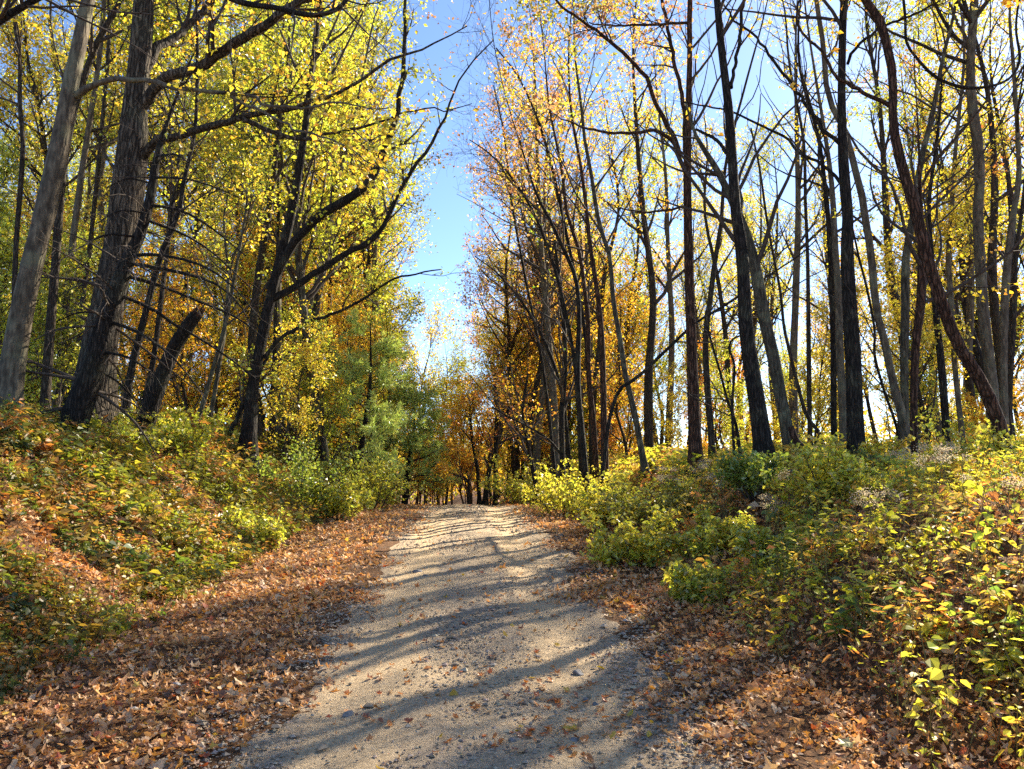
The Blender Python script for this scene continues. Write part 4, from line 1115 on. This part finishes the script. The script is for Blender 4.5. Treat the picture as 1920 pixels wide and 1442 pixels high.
def undergrowth(name, label, specs):
    e = empty(name, (specs[0][3] * 1.0, 8, 1)); tag(e, label, 'undergrowth', kind='stuff')
    org = tuple(e.location)
    for k, s in enumerate(specs):
        st, lf = herbs(*s)
        o = st.build('stems', M['stem'], e, origin=org); o['kind'] = 'stuff'
        o = lf.build('leaves', M['leaf_direct'], e, origin=org); o['kind'] = 'stuff'
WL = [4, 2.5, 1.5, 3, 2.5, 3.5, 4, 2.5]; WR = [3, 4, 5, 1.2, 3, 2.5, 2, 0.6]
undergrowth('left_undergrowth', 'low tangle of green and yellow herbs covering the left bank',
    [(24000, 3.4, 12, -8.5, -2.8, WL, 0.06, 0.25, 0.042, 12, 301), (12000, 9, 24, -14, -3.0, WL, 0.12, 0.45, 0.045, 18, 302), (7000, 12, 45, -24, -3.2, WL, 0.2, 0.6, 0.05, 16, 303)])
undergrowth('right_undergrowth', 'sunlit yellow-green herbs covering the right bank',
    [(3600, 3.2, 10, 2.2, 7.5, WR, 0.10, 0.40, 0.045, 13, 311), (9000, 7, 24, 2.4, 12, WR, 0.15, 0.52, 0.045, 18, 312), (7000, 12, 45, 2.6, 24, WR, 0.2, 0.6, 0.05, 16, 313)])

# roadside shrubs, each its own
def shrub(label, px, py, hpx, color, seed, wr=1.7, cat='shrub', depth=None, dense=4, name='roadside_shrub', lsz=0.05):
    p = ground_at(px, py) if depth is None else at(px, py, depth)
    p = np.array([p[0], p[1], float(terrain(p[0], p[1]))])
    dist = np.linalg.norm(p - [0, 0, EYE]); H = hpx / F * dist
    g = np.random.default_rng(seed)
    e = empty(name, p); tag(e, label, cat, 'shrubs along the banks')
    ns = 20
    th = g.uniform(0, 6.28, ns); sp = g.uniform(0.2, 1.0, ns) * wr * H * 0.5
    b = p + np.stack([np.cos(th) * sp * 0.5, np.sin(th) * sp * 0.5, -0.05 + 0 * th], 1)
    top = p + np.stack([np.cos(th) * sp * 1.5, np.sin(th) * sp * 1.5, H * g.uniform(0.3, 1.1, ns)], 1)
    mid = (b + top) / 2 + [0, 0, H * 0.1]
    P = np.stack([catmull(np.stack([b[i], mid[i], top[i]]), 6) for i in range(ns)])
    Rr = np.tile(np.linspace(0.009, 0.003, 6), (ns, 1)) * (1 + H * 0.5)
    P2, R2 = grow(P, Rr, 9, 0.15, 1, (25, 65), H * 0.28, 4, up=0.3, g=g)
    P3, R3 = grow(P2, R2, 3, 0.2, 1, (25, 65), H * 0.13, 3, up=0.2, g=g)
    a = Acc(); tubes(a, P, Rr, 5); tubes(a, P2, np.maximum(R2, .002), 3); tubes(a, P3, np.maximum(R3, .0015), 3)
    a.build('stems', M['twig'], e, smooth=True, origin=p)['kind'] = 'stuff'
    lf = Acc(); leaves_on(lf, P3, dense, lsz * (1 + dist / 30), H * 0.07, g); leaves_on(lf, P2, dense // 2, lsz * (1 + dist / 30), H * 0.05, g)
    o = lf.build('foliage', M['leaf'], e, origin=p); o['kind'] = 'stuff'; o.color = (*color, 1)
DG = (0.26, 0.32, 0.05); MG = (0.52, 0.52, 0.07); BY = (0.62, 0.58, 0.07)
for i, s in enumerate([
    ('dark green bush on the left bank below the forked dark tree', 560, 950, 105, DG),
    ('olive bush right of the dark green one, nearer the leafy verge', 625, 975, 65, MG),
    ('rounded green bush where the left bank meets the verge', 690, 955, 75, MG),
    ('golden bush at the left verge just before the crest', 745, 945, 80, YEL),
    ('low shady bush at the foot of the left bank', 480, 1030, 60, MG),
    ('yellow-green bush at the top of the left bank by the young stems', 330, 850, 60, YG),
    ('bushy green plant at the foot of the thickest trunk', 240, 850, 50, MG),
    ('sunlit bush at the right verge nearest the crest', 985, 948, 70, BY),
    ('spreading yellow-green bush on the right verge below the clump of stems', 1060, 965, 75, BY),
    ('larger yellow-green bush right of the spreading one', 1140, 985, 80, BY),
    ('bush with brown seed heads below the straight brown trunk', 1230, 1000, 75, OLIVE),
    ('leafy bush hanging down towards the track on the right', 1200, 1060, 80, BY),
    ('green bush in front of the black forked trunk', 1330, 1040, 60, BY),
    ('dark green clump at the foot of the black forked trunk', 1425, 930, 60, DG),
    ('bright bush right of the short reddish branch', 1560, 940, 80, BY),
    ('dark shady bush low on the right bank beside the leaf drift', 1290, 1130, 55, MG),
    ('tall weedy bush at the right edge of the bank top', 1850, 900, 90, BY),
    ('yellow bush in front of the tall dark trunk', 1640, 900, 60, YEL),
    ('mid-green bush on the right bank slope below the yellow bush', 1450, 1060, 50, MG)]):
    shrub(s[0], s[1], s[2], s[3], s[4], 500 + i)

# leafy foreground plants, every leaf a piece
def ovate_mesh(name, w, l=1.0, fold=0.12, seed=0):
    g = np.random.default_rng(seed)
    t = np.linspace(0, 1, 7)
    wd = w * np.sin(np.pi * t ** 0.72) * (1 - 0.15 * t); wd[0] = 0; wd[-1] = 0
    V = []; Fc = []
    for i, (a_, b_) in enumerate(zip(t, wd)):
        dz = -0.35 * a_ ** 2
        V += [(a_, -b_ / 2, dz + fold * b_), (a_, 0, dz), (a_, b_ / 2, dz + fold * b_)]
    for i in range(6):
        k = i * 3
        Fc += [(k, k + 3, k + 4, k + 1), (k + 1, k + 4, k + 5, k + 2)]
    a = Acc(); a.add(np.array(V) * l + g.normal(size=(21, 3)) * 0.012, np.array(Fc), np.tile([g.random(), 0.5, 0.5, 1], (21, 1)))
    return a.mesh(name, M['leaf'], True)
OV = [ovate_mesh('leaf', 0.62, seed=k) for k in (1, 2)] + [ovate_mesh('leaf', 0.42, seed=3), ovate_mesh('leaf', 0.78, seed=4)]
def plant(label, px, py, h, nleaf, lsz, color, seed, nst=3):
    p = ground_at(px, py); p[2] = float(terrain(p[0], p[1]))
    g = np.random.default_rng(seed)
    e = empty('leafy_plant', p); tag(e, label, 'plant', 'broad-leaved plants on the banks')
    a = Acc(); tips = []
    for s in range(nst):
        th = g.uniform(0, 6.28); d = np.array([math.cos(th) * 0.4, math.sin(th) * 0.4, 1.0]) * h * g.uniform(0.7, 1.1)
        pts = catmull(np.stack([p - [0, 0, .03], p + d * 0.5 + g.normal(size=3) * 0.02, p + d]), 8)
        tubes(a, pts, np.linspace(0.004, 0.002, 8), 5); tips.append(pts)
    a.build('stem', M['stem'], e, smooth=True, origin=p)
    for k in range(nleaf):
        pts = tips[k % nst]; q = pts[int(g.uniform(2, 7.99))] - p
        o = bpy.data.objects.new('leaf', OV[g.integers(4)]); col.objects.link(o); o.parent = e
        o.location = q
        th = g.uniform(0, 6.28)
        o.rotation_euler = (g.normal() * 0.35, g.uniform(-0.3, 0.75), th)
        s = lsz * g.uniform(0.6, 1.25); o.scale = (s, s, s)
        j = g.uniform(0.75, 1.2); o.color = (color[0] * j, color[1] * j, color[2] * j, 1)
LIME = (0.44, 0.50, 0.04); LG = (0.30, 0.42, 0.05); YL = (0.62, 0.55, 0.05)
for i, s in enumerate([
    ('tall lime-leaved plant, brightest of the right bank', 1745, 1040, 0.42, 14, 0.10, LIME),
    ('lime-leaved plant leaning against the brightest one, nearer the right edge', 1810, 1060, 0.42, 14, 0.10, LIME),
    ('small plant with lime leaves left of the brightest one', 1690, 1055, 0.26, 10, 0.07, LIME),
    ('lime plant high at the right edge of the bank', 1880, 1010, 0.4, 10, 0.10, LIME),
    ('three-leaved green sprout alone on dark litter', 1557, 1140, 0.10, 3, 0.075, LG),
    ('broad-leaved plant low on the right bank above dark litter', 1765, 1215, 0.20, 9, 0.10, LIME),
    ('broad-leaved plant right of the low one, half in shade', 1860, 1260, 0.24, 11, 0.09, LIME),
    ('plant cut by the right edge, lit from behind', 1905, 1200, 0.26, 9, 0.09, LG),
    ('greyish-leaved plant left of the low broad-leaved plant', 1590, 1190, 0.15, 7, 0.08, LG),
    ('green plant in the middle of the right bank with hanging leaves', 1475, 1090, 0.26, 12, 0.065, LG),
    ('yellow-green plant right of the green hanging one', 1510, 1060, 0.26, 10, 0.065, LIME),
    ('small plant at the leafy edge of the right bank', 1410, 1200, 0.14, 7, 0.06, LG),
    ('small green plant in the shaded litter at lower right', 1740, 1320, 0.12, 6, 0.07, LG),
    ('yellow seedling beside the bottom right litter', 1780, 1390, 0.10, 5, 0.06, YL),
    ('yellow-leaved seedling low on the left bank, brightest there', 200, 1165, 0.16, 6, 0.08, YL),
    ('green and yellow plant where the left bank meets the drift', 320, 1110, 0.24, 12, 0.06, LIME),
    ('pale green plant below the green and yellow one', 300, 1160, 0.12, 8, 0.06, LG),
    ('yellowish plant on the left bank near the left edge', 75, 1070, 0.18, 8, 0.07, YL),
    ('small green plant in shade at the left edge', 30, 1160, 0.16, 8, 0.07, LG),
    ('bushy small plant at the lowest point of the left bank', 165, 1235, 0.14, 9, 0.06, LG),
    ('orange-leaved seedling halfway up the left bank', 150, 900, 0.3, 10, 0.10, ORG),
    ('yellow plant midway along the left bank crest', 300, 905, 0.32, 12, 0.09, YL),
    ('green plant midway up the left bank above the drift', 430, 985, 0.3, 12, 0.08, LG),
    ('broad green leaves on the left bank under the leaning grey trunk', 60, 930, 0.3, 10, 0.11, LG),
    ('pale sprig leaning into the drift at the foot of the left bank', 395, 1125, 0.16, 8, 0.06, YL)]):
    plant(*s, 700 + i)

# fluffy seed heads on the right bank
def seedhead(px, py, h, seed, label):
    p = ground_at(px, py); p[2] = float(terrain(p[0], p[1])); g = np.random.default_rng(seed)
    e = empty('seed_head_weed', p); tag(e, label, 'weed', 'dry seed-head weeds on the right bank')
    a = Acc(); hd = Acc()
    for k in range(7):
        t = p + [g.normal() * 0.12, g.normal() * 0.12, h * g.uniform(0.75, 1.1)]
        tubes(a, catmull(np.stack([p - [0, 0, .02], (p + t) / 2 + g.normal(size=3) * 0.03, t]), 5), np.linspace(.004, .002, 5), 4)
        n = 70; c = t + g.normal(size=(n, 3)) * [0.035, 0.035, 0.022]; l = np.full(n, 0.016)
        cc = np.array([0.52, 0.44, 0.37]) * g.uniform(0.7, 1.2, (n, 1))
        leaf_quads(hd, c, rand_unit(n, g), rand_unit(n, g), l, l * 0.7, np.concatenate([cc, np.ones((n, 1))], 1))
    a.build('stems', M['stem'], e, origin=p)
    hd.build('seed_heads', M['leaf_direct'], e, origin=p)['kind'] = 'stuff'
for i, (px, py, h, lb) in enumerate([(1245, 960, 0.7, 'dry weed with fluffy seed heads left of the green bush'), (1360, 975, 0.6, 'dry weed with seed heads below the black forked trunk'),
        (1450, 1010, 0.45, 'dry weed with seed heads on the mid slope'), (1710, 925, 0.5, 'tall dry weed with fluffy seed heads by the slanting grey trunk'),
        (1760, 950, 0.5, 'dry weed with whitish seed heads above the brightest lime plant'), (1790, 920, 0.5, 'dry weed with seed heads at the bank top, left of the leaning reddish trunk'),
        (1900, 980, 0.35, 'dry weed with grey seed heads at the right edge'), (1320, 940, 0.6, 'dry weed with seed heads just right of the straight brown trunk'),
        (1650, 1000, 0.35, 'dry weed with pinkish seed heads in the sunny middle of the bank'), (1480, 960, 0.5, 'dry weed with seed heads beside the short reddish branch')]):
    seedhead(px, py, h, 900 + i, lb)

# ------------------------------------------------------------------ stones and single leaves on the track
def stone_mesh(name, seed, sx, sy, sz, mat, angular=0.22):
    import bmesh
    bm = bmesh.new(); bmesh.ops.create_icosphere(bm, subdivisions=3, radius=1.0)
    g = np.random.default_rng(seed); co = np.array([v.co[:] for v in bm.verts])
    for k in range(7):
        d = rand_unit(1, g)[0]; lim = g.uniform(0.45, 0.85); pr = co @ d
        co = co - np.clip(pr - lim, 0, None)[:, None] * d[None] * 0.9
    co = co * (1 + (vnoise(co[:, 0] * 3 + 9, co[:, 1] * 3 + co[:, 2] * 2, seed) - 0.5)[:, None] * angular)
    co = co * [sx, sy, sz]
    for v, c in zip(bm.verts, co): v.co = c
    me = bpy.data.meshes.new(name); bm.to_mesh(me); bm.free(); me.materials.append(mat)
    me.polygons.foreach_set('use_smooth', [True] * len(me.polygons))
    return me
STN = [(1085, 1268, 22, 'grey', 'smooth dark stone sticking up right of the track centre'), (1098, 1318, 17, 'grey', 'grey stone, left of a pair in the bottom right wheel rut'),
       (1118, 1326, 15, 'grey', 'grey stone, right of a pair in the bottom right wheel rut'), (870, 1173, 16, 'grey', 'dark stone just above the second shadow band'),
       (955, 1096, 18, 'tan', 'flat tan stone in the sunny patch before the ledge'), (782, 1076, 19, 'grey', 'rounded stone at the left end of the rock ledge'),
       (797, 1084, 14, 'grey', 'smaller stone touching the rounded one by the ledge'), (690, 1330, 26, 'tan', 'flat tan stone low on the left of the track'),
       (652, 1346, 22, 'grey', 'grey stone beside the flat tan one at lower left'), (962, 1396, 20, 'grey', 'grey stone near the bottom edge beside orange leaves'),
       (532, 1322, 30, 'tan', 'rounded tan stone half buried in the leaf drift'), (1312, 1392, 34, 'tan', 'flat slab stone at the lower right edge of the track'),
       (1285, 1382, 22, 'tan', 'thin flat stone overlapping the slab at lower right'), (853, 1252, 22, 'tan', 'flat pale stone in the middle of the track'),
       (1075, 1395, 16, 'grey', 'pale blue-grey stone at the bottom of the track'), (1215, 1262, 14, 'grey', 'small grey stone by the right leaf drift'),
       (905, 1300, 16, 'tan', 'low tan stone in the gravel patch above the bottom edge')]
for i, (px, py, wpx, mt, lb) in enumerate(STN):
    p = ground_at(px, py); dist = np.linalg.norm(p - [0, 0, EYE]); r = wpx / F * dist * 0.5
    me = stone_mesh('stone', 40 + i, r, r * (0.7 if i % 2 else 0.9), r * (0.35 if mt == 'tan' else 0.55), M['stone_' + mt])
    o = bpy.data.objects.new('stone', me); col.objects.link(o)
    o.location = (p[0], p[1], float(terrain(p[0], p[1])) + 0.012 + r * 0.12); o.rotation_euler = (0.1, 0.05, i * 1.3)
    tag(o, lb, 'stone', 'stones lying on the track')
# layered rock ledges poking through the track
for i, (px, py, wpx, lb) in enumerate([(845, 1068, 105, 'layered rock ledge breaking the surface across the sunny middle of the track'), (900, 1143, 90, 'low layered rock ledge in the first shadow band'),
                                       (1120, 1135, 40, 'small rock ledge at the right rim of the track')]):
    p = ground_at(px, py); dist = np.linalg.norm(p - [0, 0, EYE]); L = wpx / F * dist
    e = empty('rock_ledge', p); tag(e, lb, 'rock', 'rock ledges in the track')
    for k in range(5):
        me = stone_mesh('rock_layer', 60 + i * 7 + k, L * (0.5 - 0.05 * k), 0.08 + 0.03 * (k % 3), 0.016, M['stone_tan'], 0.9)
        o = bpy.data.objects.new('rock_layer', me); col.objects.link(o); o.parent = e
        o.location = ((k % 3 - 1) * L * 0.15, (k - 2) * 0.09, 0.004 + float(terrain(p[0] + (k % 3 - 1) * L * 0.15, p[1] + (k - 2) * 0.09)) - p[2]); o.rotation_euler = (0.14, 0, 0.2 - 0.12 * k)

# single fallen leaves on the gravel
def single_leaf_mesh(kind, seed):
    a = Acc()
    o = lobed_outline(kind); q = len(o); g = np.random.default_rng(seed)
    u, v = o[:, 0] * g.uniform(.9, 1.1, q), o[:, 1] * g.uniform(.9, 1.1, q)
    inner = np.stack([u * 0.5, v * 0.5, 0.25 * (u * .5) ** 2 * g.uniform(0, 3)], 1)
    outer = np.stack([u, v, 0.9 * u * u * g.uniform(-0.2, 1) + 0.9 * v * v * g.uniform(0, 1) + g.normal(size=q) * 0.05], 1)
    V = np.vstack([[[0, 0, 0.02]], inner, outer])
    a.add(V, np.array([[0, 1 + i, 1 + (i + 1) % q] for i in range(q)]), np.tile([0.5, 0.5, 0.5, 1], (len(V), 1)))
    me_f = np.array([[1 + i, 1 + q + i, 1 + q + (i + 1) % q, 1 + (i + 1) % q] for i in range(q)])
    a.Fq.append(me_f)
    return a.mesh('fallen_leaf', M['fallen'], False)
FL = [single_leaf_mesh(k % 3, 20 + k) for k in range(8)]
FCOL = [('orange', (0.62, 0.22, 0.04)), ('yellow', (0.66, 0.46, 0.05)), ('tan', (0.55, 0.34, 0.17)), ('reddish-brown', (0.36, 0.12, 0.05)), ('deep orange', (0.58, 0.15, 0.03))]
g = np.random.default_rng(808)
cnt = 0
centers = [(1000, 1290, 90, 35), (1060, 1330, 60, 45), (990, 1390, 45, 18), (1080, 1365, 70, 25), (820, 1350, 120, 60), (1100, 1380, 90, 40), (940, 1230, 140, 45), (1150, 1300, 60, 60), (760, 1300, 80, 70), (1020, 1170, 120, 30), (880, 1120, 120, 30), (1240, 1320, 40, 60)]
for i in range(230):
    c = centers[i % len(centers)]
    px, py = c[0] + g.normal() * c[2], c[1] + g.normal() * c[3]
    if py > 1440 or px < 560 or px > 1300 or py < 1060: continue
    p = ground_at(px, py)
    ci = int(g.choice(5, p=[0.38, 0.12, 0.2, 0.18, 0.12])); cn, cc = FCOL[ci]
    o = bpy.data.objects.new('fallen_leaf', FL[g.integers(8)]); col.objects.link(o)
    s = g.uniform(0.035, 0.075); o.scale = (s, s, s)
    o.location = (p[0], p[1], float(road_surf(p[0], p[1])) + 0.012); o.rotation_euler = (g.normal() * 0.3, g.normal() * 0.3, g.uniform(0, 6.28))
    j = g.uniform(0.75, 1.1); o.color = (cc[0] * j, cc[1] * j, cc[2] * j, 1)
    tag(o, f'{cn} dry leaf lying alone on the bare gravel of the track', 'leaf', f'{cn} leaves scattered on the bare track')
for (px, py, c, lb) in [(255, 1352, (0.5, 0.45, 0.42), 'large pale grey upturned leaf in the shaded left drift'), (330, 1303, (0.5, 0.45, 0.42), 'pale grey curled leaf in the lit strip of the left drift'),
                        (435, 1318, (0.4, 0.28, 0.16), 'broad brown maple leaf beside the rounded tan stone'), (1590, 1418, (0.55, 0.50, 0.22), 'pale yellow leaf in the litter at bottom right')]:
    p = ground_at(px, py)
    o = bpy.data.objects.new('fallen_leaf', FL[3]); col.objects.link(o); o.scale = (0.10,) * 3
    o.location = (p[0], p[1], float(terrain(p[0], p[1])) + 0.06); o.rotation_euler = (0.3, -0.3, px); o.color = (*c, 1)
    tag(o, lb, 'leaf')
# a few fallen twigs in the drift
for (x0, y0, x1, y1, lb) in [(280, 1285, 330, 1240, 'thin bent twig in the shaded left drift'), (1385, 1262, 1405, 1245, 'short pale stick in the right-hand litter'), (15, 1110, 62, 1030, 'slanting dead stalk at the left edge of the bank'), (640, 880, 672, 866, 'broken dark branch end poking from the left bank')]:
    pa = ground_at(x0, y0); pb = ground_at(x1, y1)
    if pb[1] > pa[1] + 2.5: pb = pa + np.array([0.35, 0.1, 0.3])
    m = (pa + pb) / 2 + [0.02, 0, 0.05]
    a = Acc(); tubes(a, catmull(np.stack([pa + [0, 0, .02], m, pb + [0, 0, .04]]), 8), np.linspace(0.006, 0.003, 8) * (3 if y0 < 900 else 1), 5)
    o = a.build('twig', M['brown'], smooth=True, origin=pa); tag(o, lb, 'twig')
tris = sum(len(m.loops) - 2 * len(m.polygons) for m in bpy.data.meshes)
print('TRIS', tris, 'OBJECTS', len(bpy.data.objects))
